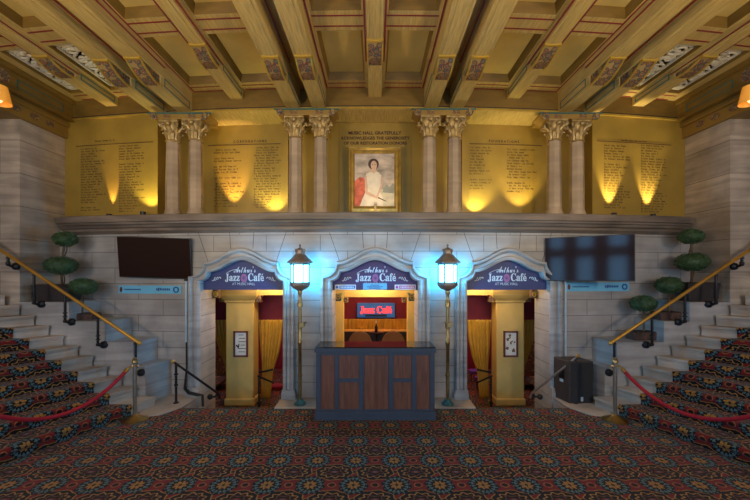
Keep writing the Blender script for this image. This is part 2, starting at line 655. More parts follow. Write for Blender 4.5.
for xa, xb in zip(xs, xs[1:]):
    d = door_of(xa, xb)
    za, zb = (arch(xa - d), arch(xb - d)) if d is not None else (-0.6, -0.6)
    mb.face([(xa, Y0, za), (xb, Y0, zb), (xb, Y0, ZT), (xa, Y0, ZT)])
    mb.face([(xb, Y0 + TH, zb), (xa, Y0 + TH, za), (xa, Y0 + TH, ZT), (xb, Y0 + TH, ZT)])
    if d is not None:
        mb.face([(xa, Y0, za), (xa, Y0 + TH, za), (xb, Y0 + TH, zb), (xb, Y0, zb)])
for d in DOORS:
    for sgn in (-1, 1):
        x = d + sgn * HW
        mb.face([(x, Y0, -0.6), (x, Y0 + TH, -0.6), (x, Y0 + TH, 2.04), (x, Y0, 2.04)])
bmesh.ops.remove_doubles(mb.b, verts=mb.b.verts, dist=1e-4)
back_wall = struct(mb.build('wall_back', STONE_WALL, bent=True))
mb = MB()                                             # fine joints between the arch stones
for d in DOORS:
    for a, za, b, zb in ((0.20, 2.61, 0.22, 2.92), (-0.20, 2.61, -0.22, 2.92), (0.62, 2.40, 0.80, 2.92), (-0.62, 2.40, -0.80, 2.92)):
        mb.prism([(d + a - 0.004, Y0 - 0.002, za), (d + a + 0.004, Y0 - 0.002, za), (d + b + 0.004, Y0 - 0.002, zb), (d + b - 0.004, Y0 - 0.002, zb)], (0, 0.004, 0))
mb.build('joint', DARKLINE, back_wall, bent=True)

for i, d in enumerate(DOORS):                         # carved surround of each doorway
    prof = [(0.0, 0.0), (0.0, -0.05), (0.035, -0.075), (0.055, -0.075), (0.07, -0.035), (0.115, -0.035), (0.13, -0.06), (0.15, -0.10), (0.19, -0.10), (0.205, -0.06), (0.205, 0.0)]
    rings = []
    for o, dy in prof:
        rings.append([(d + x, Y0 + dy, z) for x, z in arch_path(o)])
    mb = MB().loft(rings, closed=False)
    for sgn in (-1, 1):                               # moulded plinth blocks
        mb.box(d + sgn * (HW - 0.01), d + sgn * (HW + 0.235), Y0 - 0.125, Y0, -0.5, 0.12)
        mb.box(d + sgn * (HW - 0.005), d + sgn * (HW + 0.22), Y0 - 0.11, Y0, 0.12, 0.17)
    struct(mb.build('trim_%d' % (i + 1), STONE_PLAIN, bent=True, smooth=True))

# balcony ledge
mb = MB()
prof = [(6.55, 2.88), (6.47, 2.90), (6.45, 2.93), (6.42, 2.94), (6.42, 2.985), (6.37, 3.0), (6.35, 3.035), (6.30, 3.05), (6.30, 3.075), (6.25, 3.085), (6.24, 3.19), (6.25, 3.20), (7.35, 3.20), (7.35, 2.88)]
rings = []
for x in frange(-5.84, 5.84, 60):
    e = max(0, abs(x) - 5.74) / 0.10
    rings.append([(x, y + (0.08 * e * e if y < 6.5 else 0), z) for y, z in prof])
mb.loft(rings, True, True)
struct(mb.build('trim_4', STONE_LEDGE, bent=True, smooth=True))

# ------------------------------------------------------------------ gold gallery wall above the ledge
mb = MB()
ZB, ZTOP = 3.15, 5.07
YB, YS = 7.2, 6.62
pl = [(-5.92, YS), (-5.4, YS), (-4.9, YS), (-4.4, YS), (-3.98, YS), (-3.98, YB)]
pl += [(x, YB) for x in frange(-3.6, 3.6, 24)]
pl += [(3.98, YB), (3.98, YS), (4.4, YS), (4.9, YS), (5.4, YS), (5.92, YS)]
for (xa, ya), (xb, yb) in zip(pl, pl[1:]):
    mb.face([(xa, ya, ZB), (xb, yb, ZB), (xb, yb, ZTOP), (xa, ya, ZTOP)])
struct(mb.build('wall_back', GOLD_WALL, bent=True))
mb = MB()                                             # shallow pilaster strips beside the column pairs
for sx in (-1, 1):
    for xa, xb in ((0.69, 0.84), (1.66, 1.80)):
        mb.box(sx * xa, sx * xb, YB - 0.09, YB, ZB, 4.98)
struct(mb.build('trim_5', GOLD_WALL, bent=True))

# architrave: soffit, fascia and mouldings
YA = 6.6
mb = MB()
mb.box(-3.98, 3.98, YA, YB + 0.2, 5.07, 5.12, 40)
for sx in (-1, 1):
    mb.box(sx * 3.98, sx * 5.92, YA + 0.05, YS + 0.2, 5.07, 5.12, 12)
struct(mb.build('trim_6', CREAM_CEIL, bent=True))
mb = MB().box(-5.92, 5.92, YA, YA + 0.35, 5.09, 5.60, 48)
struct(mb.build('trim_7', OCHRE, bent=True))
mb = MB()
mb.box(-5.8, 5.8, YA - 0.025, YA + 0.02, 5.075, 5.105, 48)
struct(mb.build('trim_8', GOLDLINE, bent=True))
mb = MB()
mb.box(-5.8, 5.8, YA - 0.015, YA + 0.02, 5.105, 5.13, 48)
struct(mb.build('trim_9', DARKLINE, bent=True))

# ------------------------------------------------------------------ ceiling
HP, HR = 5.44, 5.57
XB = [-5.45, -4.88, -3.91, -3.42, -2.46, -1.44, -0.985, 0, 0.985, 1.44, 2.46, 3.42, 3.91, 4.88, 5.45]
RECY = [(5.04, 6.33), (3.37, 4.66), (1.70, 2.99), (0.03, 1.32)]
# recessed bays in x, between beams
BAYS = [(0.17, 0.79), (1.66, 2.29), (2.63, 3.22), (4.12, 4.70), (5.05, 5.52)]
bays = sorted([(-b, -a) for a, b in BAYS] + BAYS)
mb = MB()


def bentface(m_, x0, x1, y0, y1, z, n=2):
    for i in range(n):
        a, b = x0 + (x1 - x0) * i / n, x0 + (x1 - x0) * (i + 1) / n
        m_.face([(a, y0, z), (b, y0, z), (b, y1, z), (a, y1, z)])


xedges = [-5.9]
for a, b in bays: xedges += [a, b]
xedges.append(5.9)
for i in range(0, len(xedges), 2):                    # strips between bays
    bentface(mb, xedges[i], xedges[i + 1], -0.4, YA + 0.02, HP)
for a, b in bays:                                     # cross bands
    ys = [YA + 0.02] + [v for r in RECY for v in (r[1], r[0])] + [-0.4]
    for i in range(0, len(ys), 2):
        bentface(mb, a, b, ys[i + 1], ys[i], HP)
mb.face([(-9.6, -6.1, HP), (9.6, -6.1, HP), (9.6, -0.39, HP), (-9.6, -0.39, HP)])
for sx in (-1, 1):
    mb.face([(sx * 5.9, -6.1, 5.05), (sx * 9.6, -6.1, 5.05), (sx * 9.6, 8, 5.05), (sx * 5.9, 8, 5.05)])
ceiling = struct(mb.build('ceiling', CREAM_CEIL, bent=True))
mb, mr_, mg = MB(), MB(), MB()
for a, b in bays:
    for y0, y1 in RECY:
        bentface(mr_, a + 0.03, b - 0.03, y0 + 0.03, y1 - 0.03, HR)
        # ochre cove around each recess
        for (p, q, r, s) in (((a, y0), (b, y0), (b - .03, y0 + .03), (a + .03, y0 + .03)), ((b, y1), (a, y1), (a + .03, y1 - .03), (b - .03, y1 - .03)),
                             ((a, y1), (a, y0), (a + .03, y0 + .03), (a + .03, y1 - .03)), ((b, y0), (b, y1), (b - .03, y1 - .03), (b - .03, y0 + .03))):
            mb.face([(*p, HP), (*q, HP), (*r, HR), (*s, HR)])
mb.build('coffer_cove', OCHRE, ceiling, bent=True)
mr_.build('coffer_panel', CREAM_PANEL, ceiling, bent=True)
mb = MB()                                             # red painted lines across the bands and along the wall
for a, b in bays:
    for (y0, y1) in RECY:
        for yy in (y1 + 0.09, y0 - 0.09):
            if yy > 6.45: continue
            mb.box(a - 0.02, b + 0.02, yy - 0.012, yy + 0.012, HP - 0.004, HP, 2)
for i, (p, q) in enumerate(zip([-5.66] + XB[1:-1], XB[1:-1] + [5.66])):
    if abs(q - p) < 0.3: continue
    mb.box(p + 0.17, q - 0.17, YA - 0.045, YA - 0.02, HP - 0.006, HP, 6)
for x in (1.62, 0.84, 3.25, 4.08, 5.72):
    for sx in (-1, 1):
        mb.box(sx * x - 0.011, sx * x + 0.011, -0.4, YA - 0.02, HP - 0.006, HP)
mb.build('painted_line', REDLINE, ceiling, bent=True)


def grille(x0, x1, y0, y1, z):                        # pierced plaster arabesque
    m_ = MB()
    e = 0.035
    m_.box(x0, x1, y0, y0 + e, z, z + 0.03)
    m_.box(x0, x1, y1 - e, y1, z, z + 0.03)
    m_.box(x0, x0 + e, y0, y1, z, z + 0.03)
    m_.box(x1 - e, x1, y0, y1, z, z + 0.03)
    cx, w = (x0 + x1) / 2, (x1 - x0) / 2 - e
    n = 5
    L_ = (y1 - y0 - 2 * e) / n
    for i in range(n):
        cy = y0 + e + L_ * (i + 0.5)
        sg = 1 if i % 2 else -1
        for k in (-1, 1):
            pts = []
            for t in frange(0, 1, 22):
                a = 2.4 * PI * t * k * sg + (PI / 2 * k)
                r = (0.115 * (1 - 0.75 * t))
                pts.append((cx + k * w * 0.48 + r * math.cos(a), cy + r * math.sin(a) * 0.95, z + 0.015))
            m_.tube(pts, 0.020, 6)
        pts = [(cx + math.sin(t * PI * 2) * w * 0.85 * sg, cy - L_ / 2 + L_ * t, z + 0.015) for t in frange(0, 1, 12)]
        m_.tube(pts, 0.019, 6)
        m_.ball((cx, cy, z + 0.015), 0.045, 0.06, 0.015, 8, 6)
    return m_


for sx in (-1, 1):
    for (a, b) in BAYS[3:]:
        x0, x1 = sorted((sx * (a + 0.04), sx * (b - 0.04)))
        grille(x0, x1, 5.10, 6.27, HP + 0.03).build('vent_grille', GRILLE, ceiling, bent=True, smooth=True)
        MB().box(x0, x1, 5.10, 6.27, HR - 0.008, HR - 0.003, 3).build('grille_shade_sheet', VOID_SHADE, ceiling, bent=True)  # thin sheet painted as the darkness seen through the piercings


def beam(x, main, label):
    hb, hc, wb, wc = (5.15, 5.07, 0.26, 0.23) if main else (5.35, 5.28, 0.22, 0.23)
    if main and abs(x) > 3: hb = 5.22
    ux = u(x)
    r = thing('ceiling_beam', label, 'beam', (x, YA + ux, hc), 'carved ceiling beams', 'structure')
    ye = YA + ux
    m_ = MB()
    m_.box(x - wb / 2, x + wb / 2, -0.4, ye - 0.95, hb, HP + 0.01)
    m_.box(x - wb / 2 - 0.03, x + wb / 2 + 0.03, -0.4, ye - 0.95, HP - 0.07, HP + 0.01)
    m_.box(x - wb / 2 + 0.05, x + wb / 2 - 0.05, -0.4, ye - 0.97, hb - 0.012, hb)
    m_.build('beam', CREAM_CEIL, r, bevel=0.008)
    m_ = MB()
    for sg in (-1, 1):
        a_, b_ = sorted((x + sg * (wb / 2 + 0.012), x + sg * (wb / 2 + 0.034)))
        m_.box(a_, b_, -0.4, ye - 0.95, HP - 0.076, HP - 0.068)
    m_.build('red_line', REDLINE, r)
    # corbel that carries the beam: square body, scrolled painted nose
    y1, y2 = ye - 1.0, ye - 1.5
    m_ = MB().box(x - wc / 2, x + wc / 2, y1, ye + 0.01, hc, HP)
    m_.build('corbel', CREAM_CEIL, r, bevel=0.005)
    prof = []
    for t in frange(0, 1, 10):
        prof.append((y1 - 0.5 * t, hc + (hb - hc) * (t ** 1.2) - 0.035 * math.sin(PI * t)))
    m_ = MB()
    ring = [(yy, zz) for yy, zz in prof] + [(y2, HP - 0.05), (y1, HP - 0.05)]
    m_.prism([(x - wc / 2 + 0.02, yy, zz) for yy, zz in ring], (wc - 0.04, 0, 0))
    m_.build('painted_scroll', PAINTED, r)
    for sg in (-1, 1):
        xx = x + sg * (wc / 2 - 0.01)
        ring2 = [(yy, zz - 0.014) for yy, zz in prof] + [(yy, zz + 0.012) for yy, zz in reversed(prof)]
        m2 = MB().prism([(xx - 0.011, yy, zz) for yy, zz in ring2], (0.022, 0, 0))
        if sg == -1:
            m2.box(x - wc / 2, x + wc / 2, y2 - 0.02, y2 + 0.015, hb - 0.03, hb + 0.01)
        m2.build('gilt_edge', GOLDLINE, r)
        m3 = MB()                                     # teal outlined panel on each cheek
        xs_ = x + sg * (wc / 2 + 0.003)
        zl, zh = hc + 0.035, hc + (0.15 if main else 0.11)
        for (a, b, c_, d_) in ((y1 + 0.1, ye - 0.1, zl, zl + 0.014), (y1 + 0.1, ye - 0.1, zh, zh + 0.014), (y1 + 0.1, y1 + 0.115, zl, zh), (ye - 0.115, ye - 0.1, zl, zh)):
            m3.box(xs_ - 0.003, xs_ + 0.003, a, b, c_, d_)
        m3.build('cheek_panel', TEALPAINT, r)
    return r


names = {0: 'single short beam over the portrait, on the centre line'}
for x in XB[1:-1]:
    side = 'left' if x < 0 else 'right'
    a = abs(x)
    if a == 0: lab = names[0]
    elif a < 1.2: lab = 'cream beam of the %s inner pair, the one nearer the portrait' % side
    elif a < 2: lab = 'cream beam of the %s inner pair, the one farther from the portrait' % side
    elif a < 3: lab = 'single slim beam between the two beam pairs on the %s' % side
    elif a < 3.6: lab = 'cream beam of the %s outer pair, the one nearer the portrait' % side
    elif a < 4.2: lab = 'cream beam of the %s outer pair, beside the white plaster grille' % side
    else: lab = 'slim beam between the two white plaster grilles on the %s' % side
    beam(x, a in (0.985, 1.44, 3.42, 3.91), lab)

# side cornices over the stairs
for sx, side in ((-1, 'left'), (1, 'right')):
    m_ = MB()
    m_.box(sx * 5.73, sx * 6.3, -6, 7.2, 5.07, 5.5)
    m_.box(sx * 5.66, sx * 5.8, -6, 7.1, 5.36, 5.44)
    m_.box(sx * 5.70, sx * 5.8, -6, 7.15, 5.05, 5.09)
    cor = struct(m_.build('trim_%d' % (10 if sx < 0 else 11), OCHRE, bevel=0.01))
    m_ = MB().box(sx * 5.85, sx * 6.3, -6, 7.2, 4.75, 5.07)
    m_.box(sx * 5.80, sx * 5.9, -6, 7.2, 4.95, 5.0)
    m_.build('frieze', GOLD_RECESS, cor)
    m_ = MB()
    for y0, y1 in ((6.0, 6.9), (4.0, 4.9), (2.0, 2.9)):
        for (a, b, c_, d_) in ((y0, y1, 5.15, 5.165), (y0, y1, 5.27, 5.285), (y0, y0 + .02, 5.15, 5.28), (y1 - .02, y1, 5.15, 5.28)):
            m_.box(sx * 5.725, sx * 5.735, a, b, c_, d_)
    m_.build('teal_panel', TEALPAINT, cor)
    m_ = MB()
    for yc in (5.7, 5.2, 3.6, 3.1):
        m_.prism([(sx * 5.73, yc + 0.17 * math.cos(t), 5.22 + 0.11 * math.sin(t)) for t in frange(0, 2 * PI, 20)[:-1]], (-sx * 0.02, 0, 0))
    for yc in (6.75, 6.45, 6.1, 5.7, 5.2):
        m_.prism([(sx * 5.85, yc + 0.09 * math.cos(t), 4.87 + 0.05 * math.sin(t)) for t in frange(0, 2 * PI, 16)[:-1]], (-sx * 0.015, 0, 0))
    m_.build('stencil', PAINTED_F, cor)

# ------------------------------------------------------------------ piers, side walls, room shell
for sx, side in ((-1, 'left'), (1, 'right')):
    m_ = MB()
    m_.box(sx * 5.92, sx * 9.5, 6.25, 7.6, -0.1, 4.77)
    struct(m_.build('wall_' + side, STONE_PIER))
    m_ = MB().face([(sx * 9.5, -6, 0), (sx * 9.5, 6.3, 0), (sx * 9.5, 6.3, 5.5), (sx * 9.5, -6, 5.5)])
    m_ = MB().box(sx * 9.5, sx * 9.7, -6, 6.3, -0.1, 5.5)
    struct(m_.build('wall_' + side, LOBBY))
m_ = MB().box(-9.6, 9.6, -6.2, -6, -0.1, 5.5)
struct(m_.build('wall_front', LOBBY))
for i in range(9):                                    # assumed, unseen windows behind the camera; glowing panes added for light and screen reflections
    x = -6.6 + 1.65 * i
    m_ = MB()
    for (a, b, c_, d_) in ((-0.46, 0.46, 0.9, 1.0), (-0.46, 0.46, 2.55, 3.05), (-0.46, 0.46, 4.15, 4.25), (-0.52, -0.44, 0.9, 4.25), (0.44, 0.52, 0.9, 4.25)):
        m_.box(x + a, x + b, -6, -5.9, c_, d_)
    w = struct(m_.build('assumed_window_%d' % (i + 1), REDWOOD))
    m_ = MB().box(x - 0.44, x + 0.44, -5.99, -5.96, 1.0, 2.55).box(x - 0.44, x + 0.44, -5.99, -5.96, 3.05, 4.15)
    m_.build('pane', ASSUMED_PANE, w)

# ------------------------------------------------------------------ columns
def leaf(m_, ang, r0, z0, h, w, curl, c):
    """an acanthus leaf rising from radius r0 and curling outward"""
    rows = []
    for t in frange(0, 1, 7):
        rad = r0 + curl * (t ** 2.5)
        z = z0 + h * (t if t < 0.85 else 0.85 - (t - 0.85) * 1.2)
        ww = w * (0.55 + 0.45 * math.sin(PI * min(1, t * 1.1))) * (1 - 0.55 * t ** 3)
        row = []
        for s_ in (-1, -0.5, 0, 0.5, 1):
            bulge = 0.012 * (1 - s_ * s_) + (0.008 if abs(s_) == 0.5 else 0)
            a = ang + s_ * ww / max(rad, 0.05)
            row.append(c + Vector(((rad + bulge) * math.cos(a), (rad + bulge) * math.sin(a), z)))
        rows.append(row)
    back = [[p + (c - p) * Vector((1, 1, 0)) * 0.08 for p in r] for r in rows]
    m_.loft([r + b[::-1] for r, b in zip(rows, back)], True, True)


def column(x, label):
    y = 6.52 + u(x)
    c = Vector((x, y, 3.2))
    r = thing('column', label, 'column', c, 'gallery columns', 'thing')
    k = 16
    rb, rt = 0.124, 0.111
    m_ = MB()
    m_.lathe([(0.15, 0.0), (0.15, 0.05), (0.135, 0.06), (0.14, 0.08), (0.13, 0.10), (rb + .005, 0.12)], c, 16)
    m_.build('base', STONE_SHAFT, r, smooth=True)
    m_ = MB().lathe([(rb, 0.1), (rb * 1.01, 0.5), (rt, 1.32)], c, 8, rot=PI / 8)
    m_.build('shaft', STONE_SHAFT, r, bevel=0.006)
    m_ = MB().lathe([(rt + .012, 1.315), (rt + .02, 1.325), (rt + .012, 1.34), (rt * .9, 1.345), (0.108, 1.5), (0.13, 1.62), (0.15, 1.64)], c, 16)
    for j in range(8):
        leaf(m_, 2 * PI * j / 8 + PI / 8, 0.098, 1.34, 0.17, 0.05, 0.055, c)
    for j in range(8):
        leaf(m_, 2 * PI * j / 8, 0.10, 1.42, 0.19, 0.045, 0.085, c)
    for j in range(4):                                # corner volutes
        a = PI / 4 + PI / 2 * j
        d_ = Vector((math.cos(a), math.sin(a), 0))
        side_ = Vector((-math.sin(a), math.cos(a), 0))
        ctr = c + d_ * 0.165 + Vector((0, 0, 1.60))
        pts = [ctr + d_ * (0.05 * (1 - t * .8) * math.cos(t * 3 * PI + PI)) + Vector((0, 0, 0.05 * (1 - t * .8) * math.sin(t * 3 * PI + PI))) for t in frange(0, 1, 20)]
        m_.tube(pts, 0.017, 6)
        m_.tube([c + d_ * 0.09 + Vector((0, 0, 1.45)), c + d_ * 0.11 + Vector((0, 0, 1.54)), ctr - d_ * 0.05], 0.015, 6)
    for j in range(4):
        a = PI / 2 * j
        m_.ball(c + Vector((0.15 * math.cos(a), 0.15 * math.sin(a), 1.60)), 0.035, 0.035, 0.04, 8, 6)
    for v in m_.b.verts:
        k_ = 1 + 0.5 * max(0, v.co.z - c.z - 1.34)
        v.co.x, v.co.y = c.x + (v.co.x - c.x) * k_, c.y + (v.co.y - c.y) * k_
    cap = m_.build('capital', CAP_GOLD, r, smooth=True)
    m_ = MB().obox(c + Vector((0, 0, 1.655)), 0.34, 0.34, 0.035)
    m_.build('abacus', CAP_GOLD, r, bevel=0.008)
    return r


COLX = {1.385: 'inner pair, the one farther from the portrait', 0.945: 'inner pair, the one nearest the portrait',
        3.62: 'outer pair, the one beside the end donor panel', 3.19: 'outer pair, the one nearer the portrait'}
for a, lab in COLX.items():
    for sx, side in ((-1, 'left'), (1, 'right')):
        column(sx * a, 'gallery column of the %s %s' % (side, lab))

for xc in (-3.405, -1.165, 1.165, 3.405):               # carved impost over each pair
    side = 'left' if xc < 0 else 'right'
    y = 6.52 + u(xc)
    r = thing('impost_block', 'painted impost block across the %s %s pair of columns' % (side, 'inner' if abs(xc) < 2 else 'outer'), 'impost block', (xc, y, 4.87), 'painted imposts', 'thing')
    hw = 0.40
    poly = [(-hw, 4.873), (hw, 4.873), (hw + 0.12, 4.935), (hw + 0.12, 4.97), (-hw - 0.12, 4.97), (-hw - 0.12, 4.935)]
    m_ = MB().prism([(xc + a, y - 0.17, z) for a, z in poly], (0, 0.34, 0))
    m_.box(xc - hw, xc + hw, y + 0.02, y + 0.5, 4.96, 5.075)
    m_.build('block', GOLD_RECESS, r, bevel=0.006)
    m_ = MB()
    m_.box(xc - hw - 0.15, xc + hw + 0.15, y - 0.19, y - 0.165, 4.955, 4.975)
    m_.build('teal_fillet', TEALPAINT, r)
    m_ = MB()
    for sg in (-1, 1):                                # scroll at each end and a rosette above each column
        ctr = Vector((xc + sg * 0.43, y - 0.175, 4.905))
        pts = [ctr + Vector((sg * 0.06 * (1 - t * .8) * math.cos(-t * 3 * PI + PI / 2), -0.01, 0.06 * (1 - t * .8) * math.sin(-t * 3 * PI + PI / 2))) for t in frange(0, 1, 24)]
        m_.tube(pts, 0.017, 6)
        for dx in (-1, 1):
            m_.obox((xc + sg * 0.22 + dx * 0.035, y - 0.172, 4.938), 0.055, 0.012, 0.024)
            m_.obox((xc + sg * 0.22 + dx * 0.035, y - 0.172, 4.902), 0.055, 0.012, 0.024)
    m_.build('painted_rosette_pattern', PAINTED_F, r)

# ------------------------------------------------------------------ donor names lettered on the gold wall
def glyph_rows(cols_, y0, bent_):
    """columns of small illegible lettering: (x px left, x px right, y px top, y px bottom, n lines)"""
    m_ = MB()
    for (xl, xr, yt, yb, n, ragged) in cols_:
        for i in range(n):
            py = yt + (yb - yt) * i / max(1, n - 1)
            if random.random() < 0.06: continue
            wid = (xr - xl) * random.uniform(0.5, 1.0)
            off = random.choice((0, 0, 2.0)) if ragged else 0
            p = at(xl + off, py, y0)
            q = at(xl + off + wid, py, y0)
            x, k = p.x, 0
            wordlen = random.randint(2, 7)
            while x < q.x:
                if k == wordlen:
                    x += 0.03
                    k, wordlen = 0, random.randint(2, 8)
                    continue
                hgt = 0.022 if k else 0.028
                yy = y0 + u(x) - 0.004
                gw = random.choice((0.012, 0.016, 0.014))
                t = 0.004
                m_.face([(x, yy, p.z), (x + t, yy, p.z), (x + t, yy, p.z + hgt), (x, yy, p.z + hgt)])
                if random.random() < 0.75:
                    m_.face([(x + gw - t, yy, p.z), (x + gw, yy, p.z), (x + gw, yy, p.z + hgt), (x + gw - t, yy, p.z + hgt)])
                zz = p.z + random.choice((0, hgt / 2, hgt - t))
                m_.face([(x, yy, zz), (x + gw, yy, zz), (x + gw, yy, zz + t), (x, yy, zz + t)])
                x += gw + 0.006
                k += 1
    return m_


def panel(label, heading, hx, hy, hw_px, rule, cols_, y0):
    p = at(hx, hy, y0)
    r = thing('donor_inscription', label, 'inscription', (p.x, p.y - 0.004, 3.2), 'donor lists on the gold wall', 'thing')
    if heading:
        m_ = MB()
        wall_text(m_, text_mesh(' '.join(heading), width=hw_px / F * p.y, bold=0.03), p.x, p.y - 0.006, p.z, bend_rot(p.x))
        m_.build('heading_lettering', INK, r)
    else:
        glyph_rows([(hx - hw_px / 2, hx + hw_px / 2, hy, hy, 1, False)], y0, True).build('heading_lettering', INK, r)
    a, b = at(rule[0], rule[2], y0), at(rule[1], rule[2], y0)
    MB().box(a.x, b.x, y0 - 0.005, y0 - 0.001, (a.z + b.z) / 2, (a.z + b.z) / 2 + 0.012, 8).build('rule', INK, r, bent=True)
    for c_ in cols_:
        glyph_rows([c_], y0, True).build('name_lettering', INK, r)


panel('brown lettered donor list on the gold panel at the far left end', None, 112, 142, 34, (76, 153, 144.5), [(81, 106, 150, 211, 25, False), (119, 146, 147, 212, 26, False)], YS)
panel('donor list headed CORPORATIONS, on the gold panel left of the portrait', 'CORPORATIONS', 250, 142.5, 34, (208, 290, 145), [(214, 243, 151, 207, 21, True), (254, 282, 148.5, 208, 24, True)], YB)
panel('donor list headed FOUNDATIONS, on the gold panel right of the portrait', 'FOUNDATIONS', 504, 142.5, 31, (460, 542, 145), [(466, 492, 148, 189, 15, True), (507, 535, 150, 192, 16, True)], YB)
panel('brown lettered donor list on the gold panel at the far right end', None, 636, 141, 30, (597, 671, 143.5), [(604, 630, 146, 208, 24, False), (641, 668, 146, 212, 26, False)], YS)
r = thing('wall_inscription', 'brown capitals above the portrait reading MUSIC HALL GRATEFULLY ACKNOWLEDGES', 'inscription', (0, YB - 0.004, 4.6), None, 'thing')
for s_, xm, ypx, wpx in (('MUSIC HALL GRATEFULLY', 375, 134.6, 53), ('ACKNOWLEDGES THE GENEROSITY', 375.3, 139.6, 69), ('OF OUR RESTORATION DONORS', 375.3, 144.6, 63)):
    m_ = MB()
    p = at(xm, ypx, YB)
    wall_text(m_, text_mesh(s_, width=wpx / F * p.y, bold=0.03), p.x, YB - 0.006, p.z)
    m_.build('lettering', INK, r)

# ------------------------------------------------------------------ portrait
fy = YB - 0.10
r = thing('portrait_painting', 'gilt framed portrait of a seated woman in a white dress, standing on the ledge', 'painting', (0, fy, 3.2), None, 'thing')
o_, i_ = (-0.505, 0.495, 3.2, 4.56), (-0.385, 0.365, 3.45, 4.44)
rings = []
for t, dy in ((0.0, 0.0), (0.0, -0.05), (0.12, -0.085), (0.25, -0.085), (0.55, -0.05), (0.8, -0.06), (1.0, -0.03), (1.0, 0.0)):
    x0, x1, z0, z1 = [a + (b - a) * t for a, b in zip(o_, i_)]
    rings.append([(x0, fy + dy, z0), (x1, fy + dy, z0), (x1, fy + dy, z1), (x0, fy + dy, z1)])
MB().loft(rings).build('frame', FRAME_GOLD, r, bevel=0.006)
cv = MB().box(i_[0], i_[1], fy - 0.022, fy, i_[2], i_[3]).build('canvas', CANVAS, r)


def pp(pts, lift):                                    # pts in a 0..1 canvas frame -> flat painted shape
    W, Hh = i_[1] - i_[0], i_[3] - i_[2]
    return [(i_[0] + W * a, fy - 0.022 - lift, i_[2] + Hh * b) for a, b in pts]


def ell(cx, cy, rx, ry, n=20, a0=0, a1=2 * PI):
    return [(cx + rx * math.cos(t), cy + ry * math.sin(t)) for t in frange(a0, a1, n)[:-1]]


def paint(name, m, pts, lift):
    MB().prism(pp(pts, lift), (0, -0.001, 0)).build(name, m, cv)


paint('painted_ground', PAINT_GROUND, [(0, 0), (1, 0), (1, 0.30), (0.7, 0.32), (0, 0.3)], 0.001)
paint('painted_trees', PAINT_TREE, [(0.70, 0.26), (0.99, 0.24), (0.99, 0.42), (0.95, 0.44), (0.91, 0.38), (0.87, 0.36), (0.82, 0.41), (0.78, 0.40), (0.73, 0.33)], 0.0022)
paint('painted_armchair', PAINT_RED, [(0, 0), (0.2, 0), (0.30, 0.3), (0.26, 0.5), (0.22, 0.545), (0.12, 0.55), (0, 0.47)], 0.0034)
paint('painted_dress', DRESS, [(0.13, 0), (0.72, 0), (0.70, 0.18), (0.62, 0.30), (0.68, 0.48), (0.68, 0.58), (0.6, 0.645), (0.52, 0.67), (0.44, 0.665), (0.30, 0.62), (0.26, 0.52), (0.29, 0.30), (0.2, 0.14)], 0.0046)
paint('painted_neck', SKIN, [(0.40, 0.655), (0.42, 0.76), (0.53, 0.76), (0.55, 0.655), (0.48, 0.62)], 0.0058)
paint('painted_hair', HAIR, ell(0.475, 0.80, 0.135, 0.105), 0.0070)
paint('painted_face', SKIN, ell(0.485, 0.775, 0.078, 0.088), 0.0082)
for e_ in (0.455, 0.515):
    paint('painted_eye', HAIR, ell(e_, 0.785, 0.014, 0.007, 10), 0.0094)
paint('painted_mouth', PAINT_RED, ell(0.485, 0.725, 0.02, 0.006, 10), 0.0094)
paint('painted_arm', SKIN, [(0.255, 0.55), (0.30, 0.58), (0.33, 0.36), (0.33, 0.28), (0.55, 0.19), (0.63, 0.17), (0.64, 0.145), (0.55, 0.14), (0.30, 0.22), (0.26, 0.27)], 0.0058)
paint('painted_arm', SKIN, [(0.66, 0.58), (0.71, 0.54), (0.70, 0.40), (0.60, 0.19), (0.55, 0.19), (0.655, 0.40)], 0.0058)
paint('painted_fan', HAIR, [(0.60, 0.17), (0.80, 0.095), (0.79, 0.085), (0.59, 0.15)], 0.0094)
m_ = MB().box(-0.02, 0.03, fy - 0.16, fy - 0.06, 3.2, 3.47)
m_.build('picture_light', OLD_BRASS, r, bevel=0.004)

# ------------------------------------------------------------------ uplights on the ledge
UP = [(109, -1, 42, (1, .70, .32), 32, 0.10), (143, -1, 20, (1, .92, .35), 95, 0.25), (228, 0, 56, (1, .66, .30), 50, 0.30), (270, 0, 22, (1, .95, .38), 105, 0.3),
      (478, 0, 24, (1, .92, .38), 105, 0.22), (527, 0, 30, (1, .84, .42), 80, 0.35), (614, 1, 75, (1, .84, .45), 48, 0.14), (653, 1, 75, (1, .84, .45), 48, 0.14)]
for i, (px, sd, pw, colr, ang, off) in enumerate(UP):
    y0 = YS if sd else YB
    p = at(px, 212, y0 - off)
    where = ['below the far left donor list, nearer the wall corner', 'below the far left donor list, nearer the columns', 'below the left column of the CORPORATIONS list', 'below the right column of the CORPORATIONS list',
             'below the left column of the FOUNDATIONS list', 'below the right column of the FOUNDATIONS list', 'below the far right donor list, nearer the columns', 'below the far right donor list, nearer the wall corner'][i]
    t = thing('uplight', 'small black uplight on the ledge ' + where, 'uplight', (p.x, p.y, 3.2), 'ledge uplights', 'thing')
    MB().lathe([(0.04, 0), (0.045, 0.01), (0.045, 0.07), (0.038, 0.07), (0.035, 0.05)], (p.x, p.y, 3.2), 14).build('can', IRON, t, smooth=True)
    l = bpy.data.lights.new('uplight_lamp', 'SPOT')
    l.energy = pw
    l.color = colr
    l.spot_size = math.radians(ang)
    l.spot_blend = 0.65
    l.shadow_soft_size = 0.02
    lo = bpy.data.objects.new('uplight_lamp', l)
    COL.objects.link(lo)
    lo.location = (p.x, p.y, 3.29)
    tgt = Vector((p.x, y0 + u(p.x) + 0.03, 3.29 + max(0.75, off * 2.6)))
    lo.rotation_euler = (tgt - lo.location).to_track_quat('-Z', 'Y').to_euler()

